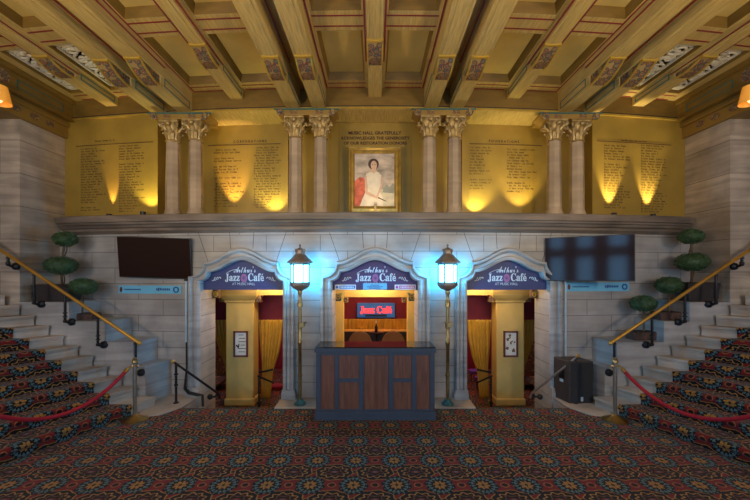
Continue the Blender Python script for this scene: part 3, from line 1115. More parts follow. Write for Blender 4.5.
# ------------------------------------------------------------------ lantern standards
def lamp(x, label):
    y = 6.15 + u(x)
    r = thing('lamp_post', label, 'street lamp', (x, y, 0.02), 'pair of lantern standards', 'thing')
    b = Vector((x, y, 0.02))
    MB().lathe([(0.10, 0), (0.10, 0.02), (0.085, 0.035), (0.06, 0.05), (0.05, 0.09)], b, 20).build('base', PATINA, r, smooth=True)
    prof = [(0.030, 0.05), (0.030, 0.45), (0.042, 0.46), (0.042, 0.50), (0.030, 0.51), (0.030, 0.98), (0.038, 0.99), (0.038, 1.05), (0.029, 1.06), (0.029, 1.25), (0.04, 1.26), (0.04, 1.33), (0.028, 1.34), (0.028, 1.60), (0.045, 1.61), (0.045, 1.68), (0.03, 1.70), (0.025, 1.80), (0.04, 1.83), (0.03, 1.88)]
    MB().lathe(prof, b, 14).build('pole', OLD_BRASS, r, smooth=True)
    m_ = MB().box(x - 0.01, x + 0.07, y - 0.035, y + 0.035, 1.29, 1.37).box(x + 0.015, x + 0.045, y, 6.5 + u(x), 1.315, 1.345)
    m_.build('wall_bracket', OLD_BRASS, r, bevel=0.006)
    MB().lathe([(0.03, 1.86), (0.05, 1.88), (0.12, 1.91), (0.165, 1.96), (0.17, 2.0), (0.155, 2.01)], b, 6, rot=0).build('bowl', BRONZE, r)
    m_ = MB()
    R = 0.152
    for k in range(6):
        a = PI / 3 * k
        m_.box(x + R * math.cos(a) - 0.014, x + R * math.cos(a) + 0.014, y + R * math.sin(a) - 0.012, y + R * math.sin(a) + 0.012, 2.0, 2.33)
    m_.lathe([(0.16, 2.0), (0.165, 2.0), (0.165, 2.035), (0.14, 2.035)], b - Vector((0, 0, .02)), 6)
    m_.lathe([(0.14, 2.31), (0.165, 2.31), (0.165, 2.36), (0.14, 2.36)], b - Vector((0, 0, .02)), 6)
    cage = m_.build('cage', LANTERN_RIM, r)
    MB().lathe([(0.138, 2.03), (0.138, 2.30)], b - Vector((0, 0, .01)), 6).build('glass', LANTERN_GLASS, r)
    MB().lathe([(0.15, 2.325), (0.21, 2.325), (0.215, 2.345), (0.14, 2.41), (0.085, 2.47), (0.075, 2.48), (0.075, 2.53), (0.055, 2.56), (0.02, 2.58)], b, 6).build('roof', BRONZE, r)
    m_ = MB().lathe([(0.012, 2.57), (0.012, 2.6), (0.02, 2.61), (0.008, 2.64)], b, 10)
    for k in range(6):
        a = PI / 3 * k
        m_.ball(b + Vector((0.068 * math.cos(a), 0.068 * math.sin(a), 2.53)), 0.022, 0.022, 0.035, 8, 6)
    m_.build('finial', BRONZE, r, smooth=True)


lamp(-1.235, 'bronze lantern standard on brass pole between the left and central doorways')
lamp(1.195, 'bronze lantern standard on brass pole between the central and right doorways')

# ------------------------------------------------------------------ host counter
cy = 5.56
r = thing('host_counter', 'walnut and slate blue host counter with black glass top, before the central doorway', 'counter', (0.005, cy + 0.3, 0))
x0, x1, y1 = -0.895, 0.905, 6.02
MB().box(x0, x1, cy - 0.02, y1, 0.0, 0.125).build('plinth', SLATE, r, bevel=0.006)
MB().box(x0 + 0.035, x1 - 0.035, cy + 0.035, y1 - 0.03, 0.125, 1.0).build('body', SLATE, r)
m_ = MB()
W = x1 - x0
xa, xb = x0 + 0.02, x1 - 0.02
fr_ = [(0.0, 0.04), (0.158, 0.192), (0.362, 0.402), (0.612, 0.652), (0.808, 0.845), (0.96, 1.0)]
for a, b in fr_:
    m_.box(xa + a * (xb - xa), xa + b * (xb - xa), cy, cy + 0.05, 0.125, 1.0)
m_.box(xa, xb, cy + 0.001, cy + 0.05, 0.96, 1.0)
m_.box(xa, xb, cy + 0.001, cy + 0.05, 0.125, 0.155)
for a, b in ((0.192, 0.362), (0.652, 0.808)):
    m_.box(xa + a * (xb - xa), xa + b * (xb - xa), cy + 0.001, cy + 0.05, 0.56, 0.615)
m_.build('frame', SLATE, r, bevel=0.004)
for a, b in ((0.04, 0.158), (0.402, 0.612), (0.845, 0.96)):
    MB().box(xa + a * (xb - xa), xa + b * (xb - xa), cy + 0.02, cy + 0.04, 0.155, 0.96).build('panel', WALNUT, r)
for a, b in ((0.192, 0.362), (0.652, 0.808)):
    for z0, z1 in ((0.155, 0.56), (0.615, 0.96)):
        MB().box(xa + a * (xb - xa), xa + b * (xb - xa), cy + 0.02, cy + 0.04, z0, z1).build('panel', WALNUT, r)
MB().box(x0, x1, cy - 0.015, y1, 1.0, 1.065).build('top_rail', SLATE, r, bevel=0.006)
MB().box(x0 + 0.01, x1 - 0.01, cy - 0.005, y1 + 0.04, 1.065, 1.08).build('glass_top', BLACKGLASS, r, bevel=0.003)

# ------------------------------------------------------------------ fascia signs in the arches
for i, d in enumerate(DOORS):
    lab = ['left', 'central', 'right'][i]
    extra = ', three placards along its foot' if i == 1 else ''
    yy = Y0 + 0.10 + u(d)
    rz = bend_rot(d)
    r = thing('cafe_sign', ('purple' if i == 1 else 'indigo') + ' arched Jazz Café sign filling the %s doorway head' % lab + extra, 'sign', (d, yy, 1.89), 'arched café signs')
    pts = [(d + x, z) for x, z in arch_path(0.006) if z > 1.95]
    pts = [(d - HW + 0.002, 1.885)] + pts + [(d + HW - 0.002, 1.885)]
    m_ = MB().prism([(x, Y0 + 0.10, z) for x, z in pts], (0, 0.03, 0))
    m_.build('board', SIGN_PURPLE if i == 1 else SIGN_BLUE, r, bent=True)
    def ys(x): return Y0 + 0.10 + u(x)

    def tx(s_, dx, z, w, tall=1.0, **k):
        m2 = MB()
        me_ = text_mesh(s_, width=w, **k)
        for v in me_.vertices: v.co.y *= tall
        wall_text(m2, me_, d + dx, ys(d + dx) - 0.008, z, rz)
        return m2
    # one flourished signature, the serif name and the small line beneath
    tx('𝓐𝓻𝓽𝓱𝓾𝓻\u2019𝓼', 0.02, 2.195, 0.40, 1.5, bold=0.004).build('lettering', SIGN_WHITE, r)
    tx('𝐉𝐚𝐳𝐳', -0.205, 2.045, 0.27, 1.3, bold=0.012).build('lettering', SIGN_WHITE, r)
    tx('𝐂𝐚𝐟é', 0.225, 2.045, 0.29, 1.3, bold=0.012).build('lettering', SIGN_WHITE, r)
    tx('AT MUSIC HALL', 0.0, 1.97, 0.42, 1.1).build('lettering', SIGN_WHITE, r)
    m_ = MB()
    for sg in (-1, 1):
        for k in range(3):
            a0 = d + sg * (0.42 + 0.05 * k)
            m_.tube([(a0 + sg * 0.06 * t, ys(a0) - 0.012, 2.09 + 0.022 * math.sin(t * PI * 1.5 + k) - 0.02 * k * t) for t in frange(0, 1, 8)], [0.009 * (1 - 0.6 * t) for t in frange(0, 1, 8)], 5)
    m_.tube([(d - 0.31 + 0.26 * t, ys(d - 0.31 + 0.26 * t) - 0.010, 2.185 + 0.06 * math.sin(t * PI * .8)) for t in frange(0, 1, 10)], 0.005, 5)
    m_.build('flourish', SIGN_WHITE, r)
    m_ = MB().prism([(d + 0.005 + a, ys(d) - 0.012, 2.095 + b) for a, b in ell(0, 0, 0.055, 0.075)], (0, 0.014, 0))
    med = m_.build('medallion', SIGN_PINK, r)
    m_ = MB()
    for a in (0, PI / 3, 2 * PI / 3):
        m_.obox((d + 0.005, ys(d) - 0.014, 2.095), 0.007, 0.004, 0.085, ry=a)
    m_.build('medallion_motif', SIGN_PURPLE, med)
    if i == 1:
        for xc, wd, m1, m2 in ((-0.52, 0.37, BLUEINK, BLUEINK), (0.0, 0.42, None, BANNER_INK), (0.53, 0.37, MAGENTA, MAGENTA)):
            zc, hh = (1.935, 0.09) if m1 else (1.948, 0.11)
            pl_ = MB().box(xc - wd / 2, xc + wd / 2, yy - 0.02, yy - 0.008, zc - hh / 2, zc + hh / 2).build('placard', PAPER if m1 else BANNER, r)
            if m1:
                MB().box(xc - wd / 2 + 0.08, xc + wd / 2 - 0.015, yy - 0.023, yy - 0.019, zc - 0.025, zc + 0.03).build('placard_band', m1, pl_)
                m_ = MB()
                for k in range(9):
                    m_.box(xc - wd / 2 + 0.1 + k * 0.027, xc - wd / 2 + 0.118 + k * 0.027, yy - 0.025, yy - 0.022, zc - 0.012, zc + 0.014)
                m_.build('placard_print', PAPER, pl_)
                MB().box(xc - wd / 2 + 0.02, xc - wd / 2 + 0.06, yy - 0.023, yy - 0.019, zc - 0.02, zc + 0.025).build('placard_mark', m2, pl_)
            else:
                m_ = MB()
                for dz, w2 in ((0.022, 0.16), (-0.006, 0.28), (-0.03, 0.2)):
                    n = int(w2 / 0.02)
                    for k in range(n):
                        m_.box(xc - w2 / 2 + k * 0.02, xc - w2 / 2 + k * 0.02 + 0.014, yy - 0.023, yy - 0.019, zc + dz - 0.006, zc + dz + 0.008)
                m_.build('placard_print', BANNER_INK, pl_)

# ------------------------------------------------------------------ café interior behind the doorways
struct(MB().box(-6, 6, 10.6, 10.8, -0.6, 3.2).build('wall_cafe', RED_WALL))
struct(MB().box(-6, 6, 7.0, 10.8, 2.75, 2.9).build('ceiling_cafe', YELLOW))
for sx, side in ((-1, 'left'), (1, 'right')):
    struct(MB().box(sx * 1.62, sx * 1.74, 7.12, 10.6, -0.5, 2.75).build('wall_cafe', YELLOW))
    struct(MB().box(sx * 4.6, sx * 4.8, 7.2, 10.6, -0.6, 2.75).build('wall_cafe', RED_WALL))
# inner arch behind the central doorway
m_ = MB()
m_.box(-1.62, -0.66, 7.9, 8.05, 0, 2.75).box(0.68, 1.62, 7.9, 8.05, 0, 2.75).box(-0.66, 0.68, 7.9, 8.05, 1.68, 2.75)
struct(m_.build('wall_cafe', YELLOW, bevel=0.01))


def scroll(m_, c, rr, sg, th):
    pts = [Vector(c) + Vector((sg * rr * (1 - .8 * t) * math.cos(t * 3 * PI), 0, rr * (1 - .8 * t) * math.sin(t * 3 * PI))) for t in frange(0, 1, 22)]
    m_.tube(pts, th, 6)


for sg, side in ((-1, 'left'), (1, 'right')):
    for dx, yq, rr, mt, lab in ((0.82, 7.15, 0.075, PATINA, 'green painted scroll bracket in the %s corner of the central doorway'), (0.635, 7.93, 0.06, CAP_GOLD, 'gilt scroll bracket in the %s corner of the inner yellow arch')):
        x = sg * (dx - 0.02)
        if mt is PATINA: x = sg * 0.70
        r = thing('scroll_bracket', lab % side, 'bracket', (x, yq, 1.6), 'scroll brackets in the central opening', 'thing')
        z = 1.80 - rr if mt is PATINA else 1.623
        m_ = MB().obox((x, yq, z), rr * 1.7, 0.05, rr * 1.9)
        if mt is PATINA: m_.box(x - 0.02, x + 0.02, yq - 0.02, yq + 0.75, z + 0.02, z + 0.06)
        m_.build('block', mt, r, bevel=0.02)
        m_ = MB()
        scroll(m_, (x, yq - 0.03, z), rr * 0.8, -sg, 0.012)
        m_.build('scroll', GOLDLINE if mt is PATINA else PAINTED_F, r)

for sx, side in ((-1, 'left'), (1, 'right')):         # painted brackets in the heads of the side doorways
    for xx, wh in ((3.02, 'stair-side'), (1.66, 'lantern-side')):
        x, yq, z = sx * xx, 7.02 + u(xx), 1.79
        r = thing('scroll_bracket', 'painted scroll bracket under the sign at the %s corner of the %s doorway' % (wh, side), 'bracket', (x, yq, z), 'scroll brackets in the side doorways', 'thing')
        MB().obox((x, yq, z), 0.13, 0.10, 0.17).build('block', PAINTED_F, r, bevel=0.03)
        m_ = MB()
        scroll(m_, (x, yq - 0.06, z - 0.01), 0.06, sx if xx > 2 else -sx, 0.012)
        m_.build('scroll', GOLDLINE, r)

# neon sign
p = at(376, 310.7, 10.3, False)
r = thing('neon_sign', 'red neon Jazz Café sign on a lit blue board, on the crimson wall', 'neon sign', (p.x, 10.5, p.z - 0.2))
bw, bh = 38 / F * 10.3, 14.2 / F * 10.3
MB().box(p.x - bw / 2, p.x + bw / 2, 10.38, 10.6, p.z - bh / 2, p.z + bh / 2).build('board', NEON_BLUE, r, bevel=0.01)
m_ = MB()
wall_text(m_, text_mesh('𝐉𝐚𝐳𝐳 𝐂𝐚𝐟é', width=0.88, bold=0.015, depth=0.02), p.x, 10.355, p.z - 0.07)
m_.move(Matrix.Translation((0, 0, p.z - 0.08)) @ Matrix.Scale(1.25, 4, (0, 0, 1)) @ Matrix.Translation((0, 0, -(p.z - 0.08))))
m_.build('neon_lettering', NEON, r)
MB().box(p.x - 0.30, p.x + 0.30, 10.36, 10.385, p.z - 0.17, p.z - 0.11).build('dark_strip', BEZEL, r)


def curtain(name, label, left, right, y, z0, z1, folds, amp, group=None):
    """left(t)/right(t): edges as functions of t (0 top .. 1 bottom)"""
    m_ = MB()
    nu, nv = folds * 8, 26
    rows = []
    for j in range(nv + 1):
        t = j / nv
        a, b = left(t), right(t)
        rows.append([(a + (b - a) * i / nu, y + amp * math.sin(2 * PI * folds * i / nu + 0.6 * math.sin(3 * t)) * (0.5 + 0.5 * t), z1 + (z0 - z1) * t) for i in range(nu + 1)])
    m_.loft(rows, closed=False)
    o = m_.build(name, CURTAIN, smooth=True)
    so = o.modifiers.new('Solidify', 'SOLIDIFY')
    so.thickness = 0.008
    return tag(o, label, 'curtain', group)


curtain('curtain', 'low gold curtain along the back wall under the neon sign', lambda t: -1.3, lambda t: 1.35, 10.42, 0.0, 0.93, 26, 0.03)
for sx, side in ((-1, 'left'), (1, 'right')):
    # crimson valance
    tag(MB().box(sx * 1.74, sx * 4.6, 8.10, 8.14, 1.17, 2.75).build('valance', RED_WALL), 'crimson fabric valance across the top of the %s doorway' % side, 'valance', 'crimson valances')

    def pw(t, *kn):                                   # piecewise linear profile
        for (t0, v0), (t1, v1) in zip(kn, kn[1:]):
            if t <= t1: return v0 + (v1 - v0) * (t - t0) / (t1 - t0)
        return kn[-1][1]
    curtain('curtain', 'gold curtain tied back inside the %s doorway, on the side by the lantern' % side,
            (lambda t: sx * pw(t, (0, 2.50), (0.64, 2.43), (1, 2.45))), (lambda t: sx * pw(t, (0, 1.98), (0.25, 2.01), (0.45, 2.08), (0.64, 2.19), (1, 2.25))), 8.05, -0.5, 1.19, 6, 0.03, 'gold tied curtains')
    curtain('curtain', 'gold curtain tied back inside the %s doorway, on the side by the stairs' % side,
            (lambda t: sx * 3.17), (lambda t: sx * pw(t, (0, 3.50), (0.35, 3.42), (0.6, 3.33), (0.85, 3.22), (1, 3.20))), 8.05, 0.08, 1.19, 4, 0.025, 'gold tied curtains')
    # curtain tie
    tag(MB().tube([(sx * (2.46 - 0.29 * t), 7.99 - 0.03 * math.sin(PI * t), 0.08 + 0.06 * t) for t in frange(0, 1, 8)], 0.022, 8).build('curtain_tie', IRON), 'dark tie band round the gold curtain in the %s doorway' % side, 'curtain tie', 'curtain tie bands')
    # yellow pillar
    xa, xb, ya = 3.03, 2.47, 7.62
    xm = sx * (xa + xb) / 2
    hwp = (xa - xb) / 2
    r = thing('pillar', 'yellow plaster pillar with a framed notice, just inside the %s doorway' % side, 'pillar', (xm, ya + hwp, -0.5), 'yellow café pillars', 'thing')
    MB().box(xm - hwp, xm + hwp, ya, ya + 0.34, -0.5, 1.7).build('shaft', YELLOW, r, bevel=0.015)
    MB().box(xm - hwp - 0.03, xm + hwp + 0.03, ya - 0.03, ya + 0.37, -0.5, -0.36).build('base', YELLOW, r, bevel=0.02)
    rings = []
    for e, z in ((0.0, 1.58), (0.02, 1.60), (0.02, 1.63), (0.07, 1.69), (0.10, 1.74), (0.11, 1.80), (0.11, 1.95)):
        rings.append([(xm - hwp - e, ya - e, z), (xm + hwp + e, ya - e, z), (xm + hwp + e, ya + 0.34 + e, z), (xm - hwp - e, ya + 0.34 + e, z)])
    MB().loft(rings, True, True).build('capital', YELLOW, r)
    for sg in (-1, 1):
        m_ = MB().obox((xm + sg * (hwp + 0.09), ya + 0.08, 1.68), 0.10, 0.14, 0.16)
        scroll(m_, (xm + sg * (hwp + 0.09), ya, 1.68), 0.055, sg, 0.012)
        m_.build('painted_corbel', PAINTED_F, r)
    struct(MB().box(sx * 1.74, sx * 4.6, ya + 0.0, ya + 0.4, 1.74, 2.75).build('trim_%d' % (12 if sx < 0 else 13), YELLOW))
    # notice frame hung on the pillar
    px = 240.7 if sx < 0 else 510.8
    a, b = at(px - 7.2, 331, ya - 0.02, False), at(px + 7.2, 357, ya - 0.02, False)
    r = thing('picture_frame', 'mahogany framed %s on the pillar in the %s doorway' % ('white notice' if sx < 0 else 'photo collage', side), 'picture frame', ((a.x + b.x) / 2, ya - 0.02, b.z), 'framed notices on the pillars')
    m_ = MB()
    e = 0.035
    m_.box(a.x, b.x, ya - 0.035, ya, a.z - e, a.z).box(a.x, b.x, ya - 0.035, ya, b.z, b.z + e)
    m_.box(a.x, a.x + e, ya - 0.035, ya, b.z, a.z).box(b.x - e, b.x, ya - 0.035, ya, b.z, a.z)
    m_.build('frame', REDWOOD, r, bevel=0.004)
    MB().box(a.x + e, b.x - e, ya - 0.016, ya, b.z + e, a.z - e).build('notice', PAPER, r)
    m_ = MB()
    w_, h_ = b.x - a.x - 2 * e, a.z - b.z - 2 * e
    if sx < 0:
        for k, (f0, f1) in enumerate(((0.3, 0.75), (0.35, 0.9), (0.3, 0.95), (0.5, 0.9), (0.3, 0.95), (0.3, 0.9))):
            zz = a.z - e - h_ * (0.1 + 0.15 * k)
            m_.box(a.x + e + w_ * f0, a.x + e + w_ * f1, ya - 0.018, ya - 0.015, zz - 0.006, zz + 0.006)
        m_.obox((a.x + e + w_ * 0.2, ya - 0.018, b.z + e + h_ * 0.4), 0.07, 0.003, 0.03, ry=0.7)
        m_.obox((a.x + e + w_ * 0.3, ya - 0.018, b.z + e + h_ * 0.4), 0.02, 0.003, 0.1, ry=0.2)
    else:
        for k in range(9):
            m_.obox((a.x + e + w_ * random.uniform(.15, .85), ya - 0.0175, b.z + e + h_ * random.uniform(.1, .9)), random.uniform(.03, .07), 0.003, random.uniform(.02, .06), ry=random.uniform(-.5, .5))
    m_.build('print', CHAIR_BROWN if sx > 0 else IRON, r)


def cafe_chair(x, y, z, m, label, group, rot=0.0, round_back=True, hgt=0.83, w=0.5):
    r = thing('chair', label, 'chair', (x, y, z), group)
    m_ = MB().lathe([(w * .46, 0.42), (w * .5, 0.44), (w * .5, 0.49), (w * .44, 0.51)], (x, y, z), 20)
    m_.build('seat', m, r, smooth=True)
    pts = [(x + w * 0.54 * math.cos(t), z + 0.56 + (hgt - 0.56) * math.sin(t)) for t in frange(0, PI, 18)] + [(x - w * 0.50, z + 0.40), (x + w * 0.50, z + 0.40)]
    yb = y - w * 0.48
    MB().prism([(a, yb, b) for a, b in pts], (0, 0.06, 0)).build('backrest', m, r, bevel=0.015)
    for a, b in ((-1, -1), (-1, 1), (1, -1), (1, 1)):
        MB().tube([(x + a * w * .36, y + b * w * .36, z + 0.44), (x + a * w * .42, y + b * w * .42, z)], [0.02, 0.014], 8).build('leg', IRON, r)


cafe_chair(-0.35, 9.0, 0, CHAIR_BROWN, 'brown round-backed chair behind the counter, the left of two', 'round-backed chairs in the café')
cafe_chair(0.43, 9.0, 0, CHAIR_BROWN, 'brown round-backed chair behind the counter, the right of two', 'round-backed chairs in the café')
# navy banquette with a pale top edge
r = thing('banquette', 'navy leather banquette behind the round-backed chairs', 'bench', (0, 10.0, 0))
MB().box(-1.45, 1.45, 9.75, 10.25, 0, 0.42).build('seat', NAVY, r, bevel=0.03)
MB().box(-1.45, 1.45, 9.62, 9.75, 0, 0.70).build('backrest', NAVY, r, bevel=0.02)
MB().box(-1.47, 1.47, 9.60, 9.78, 0.70, 0.735).build('cap_rail', YELLOW, r, bevel=0.005)
# table and bottle between the chairs
r = thing('cafe_table', 'small round café table between the two round-backed chairs', 'table', (0.04, 9.25, 0))
MB().lathe([(0.17, 0.70), (0.18, 0.71), (0.18, 0.735), (0.17, 0.74)], (0.04, 9.25, 0), 24).build('tabletop', IRON, r)
MB().lathe([(0.13, 0), (0.13, 0.02), (0.03, 0.04), (0.025, 0.70)], (0.04, 9.25, 0), 14).build('pedestal', IRON, r, smooth=True)
r = thing('bottle', 'dark bottle with pale cap standing on the café table', 'bottle', (0.03, 9.25, 0.74))
MB().lathe([(0.035, 0), (0.038, 0.01), (0.038, 0.13), (0.014, 0.18), (0.013, 0.23)], (0.03, 9.25, 0.74), 14).build('body', GLASSBOTTLE, r, smooth=True)
MB().lathe([(0.018, 0.22), (0.018, 0.28), (0.012, 0.285)], (0.03, 9.25, 0.74), 12).build('cap', PAPER, r, smooth=True)
# stools and seats glimpsed beside the pillars
for (px, py, m, lab) in ((475, 371, PURPLE, 'purple topped stool in the right doorway, the upper of two'), (481, 378, PURPLE, 'purple topped stool in the right doorway, the nearer of two'),
                         (277, 386, RED_CHAIR, 'red upholstered stool beside the gold curtain in the left doorway')):
    p = at(px, py, 9.3 if py < 375 else 8.75, False)
    top = p.z + 0.03
    r = thing('stool', lab, 'stool', (p.x, p.y, -0.5), 'upholstered café stools')
    MB().lathe([(0.13, -0.08), (0.15, -0.07), (0.15, -0.01), (0.13, 0.0)], (p.x, p.y, top), 18).build('seat', m, r, smooth=True)
    for a in range(4):
        dx, dy = 0.11 * math.cos(a * PI / 2 + .6), 0.11 * math.sin(a * PI / 2 + .6)
        MB().tube([(p.x + dx, p.y + dy, top - 0.07), (p.x + dx * 1.3, p.y + dy * 1.3, -0.5)], 0.012, 6).build('leg', REDWOOD, r)
for sx, side in ((-1, 'left'), (1, 'right')):       # patterned screen seen by the outer jamb
    r = thing('patterned_armchair', 'dark patterned armchair behind the stair-side curtain of the %s doorway' % side, 'armchair', (sx * 3.72, 8.9, -0.5), 'patterned armchairs')
    MB().box(sx * 3.4, sx * 4.1, 8.62, 8.75, -0.4, 0.65).build('backrest', PAINTED, r, bevel=0.04)
    MB().box(sx * 3.4, sx * 4.1, 8.75, 9.3, -0.4, -0.05).build('seat', PAINTED, r, bevel=0.03)
    for a, b in ((3.45, 8.68), (4.05, 8.68), (3.45, 9.25), (4.05, 9.25)):
        MB().tube([(sx * a, b, -0.4), (sx * a, b, -0.5)], 0.02, 8).build('leg', REDWOOD, r)

# ------------------------------------------------------------------ staircases
NST = 14


def stair_pts(k):
    x = 3.60 if k == 1 else 3.92 + 0.24 * (k - 2)
    th = math.radians(min(18 + 2.0 * (k - 1), 44))
    I = Vector((x, 6.14 if k < 3 else 6.16, 0))
    d_ = Vector((math.sin(th), -math.cos(th), 0))
    return I, d_, th


RIS, SL, CS = 0.166, 3.4, 0.44
for sx, side in ((-1, 'left'), (1, 'right')):
    r = thing('staircase', 'stone staircase with a patterned carpet runner rising at the %s' % side, 'staircase', (sx * 4.2, 5.0, 0), 'lobby staircases')
    for k in range(1, NST + 1):
        I, d_, th = stair_pts(k)
        J, e_, _ = stair_pts(k + 1)
        n_ = Vector((-d_.y * -1, 0, 0))
        fwd = Vector((-math.cos(th), -math.sin(th), 0))          # out of the riser, down the flight
        A, B, C_, D_ = I, I + d_ * SL, J + e_ * SL, J
        z = RIS * k
        m_ = MB()
        m_.hexa([A, B, C_, D_], [p + Vector((0, 0, z - 0.04)) for p in (A, B, C_, D_)])
        q = [A + fwd * 0.03, B + fwd * 0.03, C_, D_]
        m_.hexa([p + Vector((0, 0, z - 0.04)) for p in q], [p + Vector((0, 0, z)) for p in q])
        q = [A + fwd * 0.015, B + fwd * 0.015, B, A]
        m_.hexa([p + Vector((0, 0, z - 0.065)) for p in q], [p + Vector((0, 0, z - 0.04)) for p in q])
        m_.build('step', STONE_STEP, r, mirror=(sx < 0), bevel=0.006)
    I, d_, _ = stair_pts(NST + 1)
    m_ = MB().hexa([I, I + d_ * SL, Vector((9.5, 3.6, 0)), Vector((9.5, 6.2, 0))], [p + Vector((0, 0, RIS * NST)) for p in (I, I + d_ * SL, Vector((9.5, 3.6, 0)), Vector((9.5, 6.2, 0)))])
    m_.build('landing', STONE_STEP, r, mirror=(sx < 0))
    # carpet runner
    bm = bmesh.new()
    uvl = bm.loops.layers.uv.new('UVMap')
    V = 0.13
    NS = 14

    def strip(r0, r1, v0, v1):
        a = [bm.verts.new(p) for p, s_ in r0]
        b = [bm.verts.new(p) for p, s_ in r1]
        for i in range(len(a) - 1):
            f = bm.faces.new((a[i], a[i + 1], b[i + 1], b[i]))
            for lp, (uu, vv) in zip(f.loops, ((r0[i][1], v0), (r0[i + 1][1], v0), (r1[i + 1][1], v1), (r1[i][1], v1))):
                lp[uvl].uv = (uu, vv)
    for k in range(1, NST + 1):
        I, d_, th = stair_pts(k)
        J, e_, _ = stair_pts(k + 1)
        fwd = Vector((-math.cos(th), -math.sin(th), 0))
        ss = frange(CS, SL - 0.02, NS)
        z = RIS * k
        t_ = 0.012
        def row(base, dd, off, zz):
            return [(base + dd * s_ + off + Vector((0, 0, zz)), s_ + 0.2) for s_ in ss]
        rows = [(row(I, d_, fwd * (0.006 + t_), z - RIS + t_), 0), (row(I, d_, fwd * (0.006 + t_), z - 0.075), RIS - 0.075), (row(I, d_, fwd * (0.032 + t_), z - 0.045), 0.05), (row(I, d_, fwd * (0.034 + t_), z - 0.012), 0.035),
                (row(I, d_, fwd * 0.022, z + t_), 0.028), (row(J, e_, Vector((0, 0, 0)), z + t_), 0.29)]
        for (ra, _), (rb, dv) in zip(rows, rows[1:]):
            strip(ra, rb, V, V + dv)
            V += dv
    if sx < 0:
        for v in bm.verts: v.co.x *= -1
    bmesh.ops.remove_doubles(bm, verts=bm.verts, dist=1e-4)
    bmesh.ops.recalc_face_normals(bm, faces=bm.faces)
    me = bpy.data.meshes.new('carpet_runner')
    for v in bm.verts: v.co -= Vector(r.location)
    bm.to_mesh(me)
    bm.free()
    me.materials.append(CARPET_S)
    o = bpy.data.objects.new('carpet_runner', me)
    COL.objects.link(o)
    o.parent = r

    # stepped parapet that carries the planters
    r = thing('stepped_parapet', 'stepped stone parapet between the %s staircase and the back wall' % side, 'parapet', (sx * 4.6, 6.5, 0), 'stepped parapets', 'thing')
    e0, e1 = (5.06, 4.45) if sx < 0 else (5.20, 4.78)
    for j, (xa, xb, xbk, zt) in enumerate(((e0, 5.90, e0 - 0.02, 1.70), (e1, e0, e1 - 0.04, 1.385), (4.0, e1, 3.90, 1.04), (3.80, 4.0, 3.63, 0.645))):
        yb = 6.52 + u(xb)
        q = [(sx * xa, 6.2), (sx * xb, 6.2), (sx * xb, yb), (sx * xbk, 6.52 + u(xbk))]
        m_ = MB().hexa([(x, y, 0.02) for x, y in q], [(x, y, zt - 0.03) for x, y in q])
        q2 = [(sx * (xa - 0.015), 6.185), (sx * xb, 6.185), (sx * xb, yb), (sx * (xbk - 0.015), 6.52 + u(xbk))]
        m_.hexa([(x, y, zt - 0.03) for x, y in q2], [(x, y, zt) for x, y in q2])
        m_.build('block', STONE_PLAIN, r, bevel=0.005)

    # handrail
    r = thing('handrail', 'brass topped iron handrail beside the %s staircase' % side, 'handrail', (sx * 4.9, 6.1, 0), 'staircase handrails')
    p0, p1 = Vector((3.80, 6.05, 1.05)), Vector((6.35, 6.05, 2.76))
    m_ = MB()
    dirv = (p1 - p0).normalized()
    m_.tube([p0, p0 + dirv * 0.02, p1], [0.026, 0.026, 0.026], 12)
    m_.ball(p0, 0.036)
    m_.build('rail', RAIL_GOLD, r, mirror=(sx < 0), smooth=True)
    for x, drop in ((3.86, 0.55), (4.47, 0.50), (5.0, 0.48), (5.50, 0.52), (5.92, 0.18)):
        zr = p0.z + (x - p0.x) * (p1.z - p0.z) / (p1.x - p0.x)
        m_ = MB()
        zb = zr - drop
        path = [(x, 6.05, zr - 0.02), (x, 6.05, zr - 0.1), (x, 6.05, zb + 0.06), (x, 6.06, zb + 0.03), (x, 6.08, zb + 0.01), (x, 6.11, zb), (x, 6.19, zb)]
        m_.tube(path, 0.019, 8)
        for zz in (zr - 0.05, zr - drop * 0.78, zr - drop * 0.66):
            m_.lathe([(0.02, -0.012), (0.034, -0.006), (0.034, 0.006), (0.02, 0.012)], (x, 6.05, zz), 12)
        m_.ball((x, 6.05, zb + 0.03), 0.03)
        ps = m_.build('post', IRON, r, mirror=(sx < 0), smooth=True)
        m_ = MB()
        m_.tube([(x, 6.13, zb), (x, 6.15, zb), (x, 6.16, zb), (x, 6.185, zb), (x, 6.2, zb)], [0.02, 0.045, 0.058, 0.06, 0.06], 16)
        m_.build('wall_rosette', IRON, ps, mirror=(sx < 0), smooth=True)

    # small handrail that leads down through the doorway
    r = thing('door_handrail', 'dark iron handrail leading down into the %s doorway' % side, 'handrail', (sx * 3.28, 6.2, 0), 'short doorway handrails')
    q0, q1 = Vector((3.34, 6.2, 0.72)), Vector((2.77, 6.62, 0.06))
    if sx > 0:
        q0 = Vector((3.36, 6.2, 0.81))
    m_ = MB().tube([q0, q1, q1 + Vector((-0.0, 0.07, -0.10))], 0.02, 10)
    m_.build('rail', IRON if sx < 0 else BRONZE, r, mirror=(sx < 0), smooth=True)
    m_ = MB().ball(q0, 0.034)
    m_.build('end_knob', BRASS, r, mirror=(sx < 0), smooth=True)
    xq = q0.x - 0.03
    m_ = MB().tube([(xq, 6.24, q0.z - 0.03), (xq, 6.24, 0.02)], 0.02, 10)
    for zz in (0.32, 0.5):
        m_.lathe([(0.02, -0.02), (0.032, -0.01), (0.032, 0.01), (0.02, 0.02)], (xq, 6.24, zz), 12)
    m_.lathe([(0.045, 0), (0.045, 0.012), (0.02, 0.02)], (xq, 6.24, 0.02), 14)
    m_.build('post', IRON, r, mirror=(sx < 0), smooth=True)
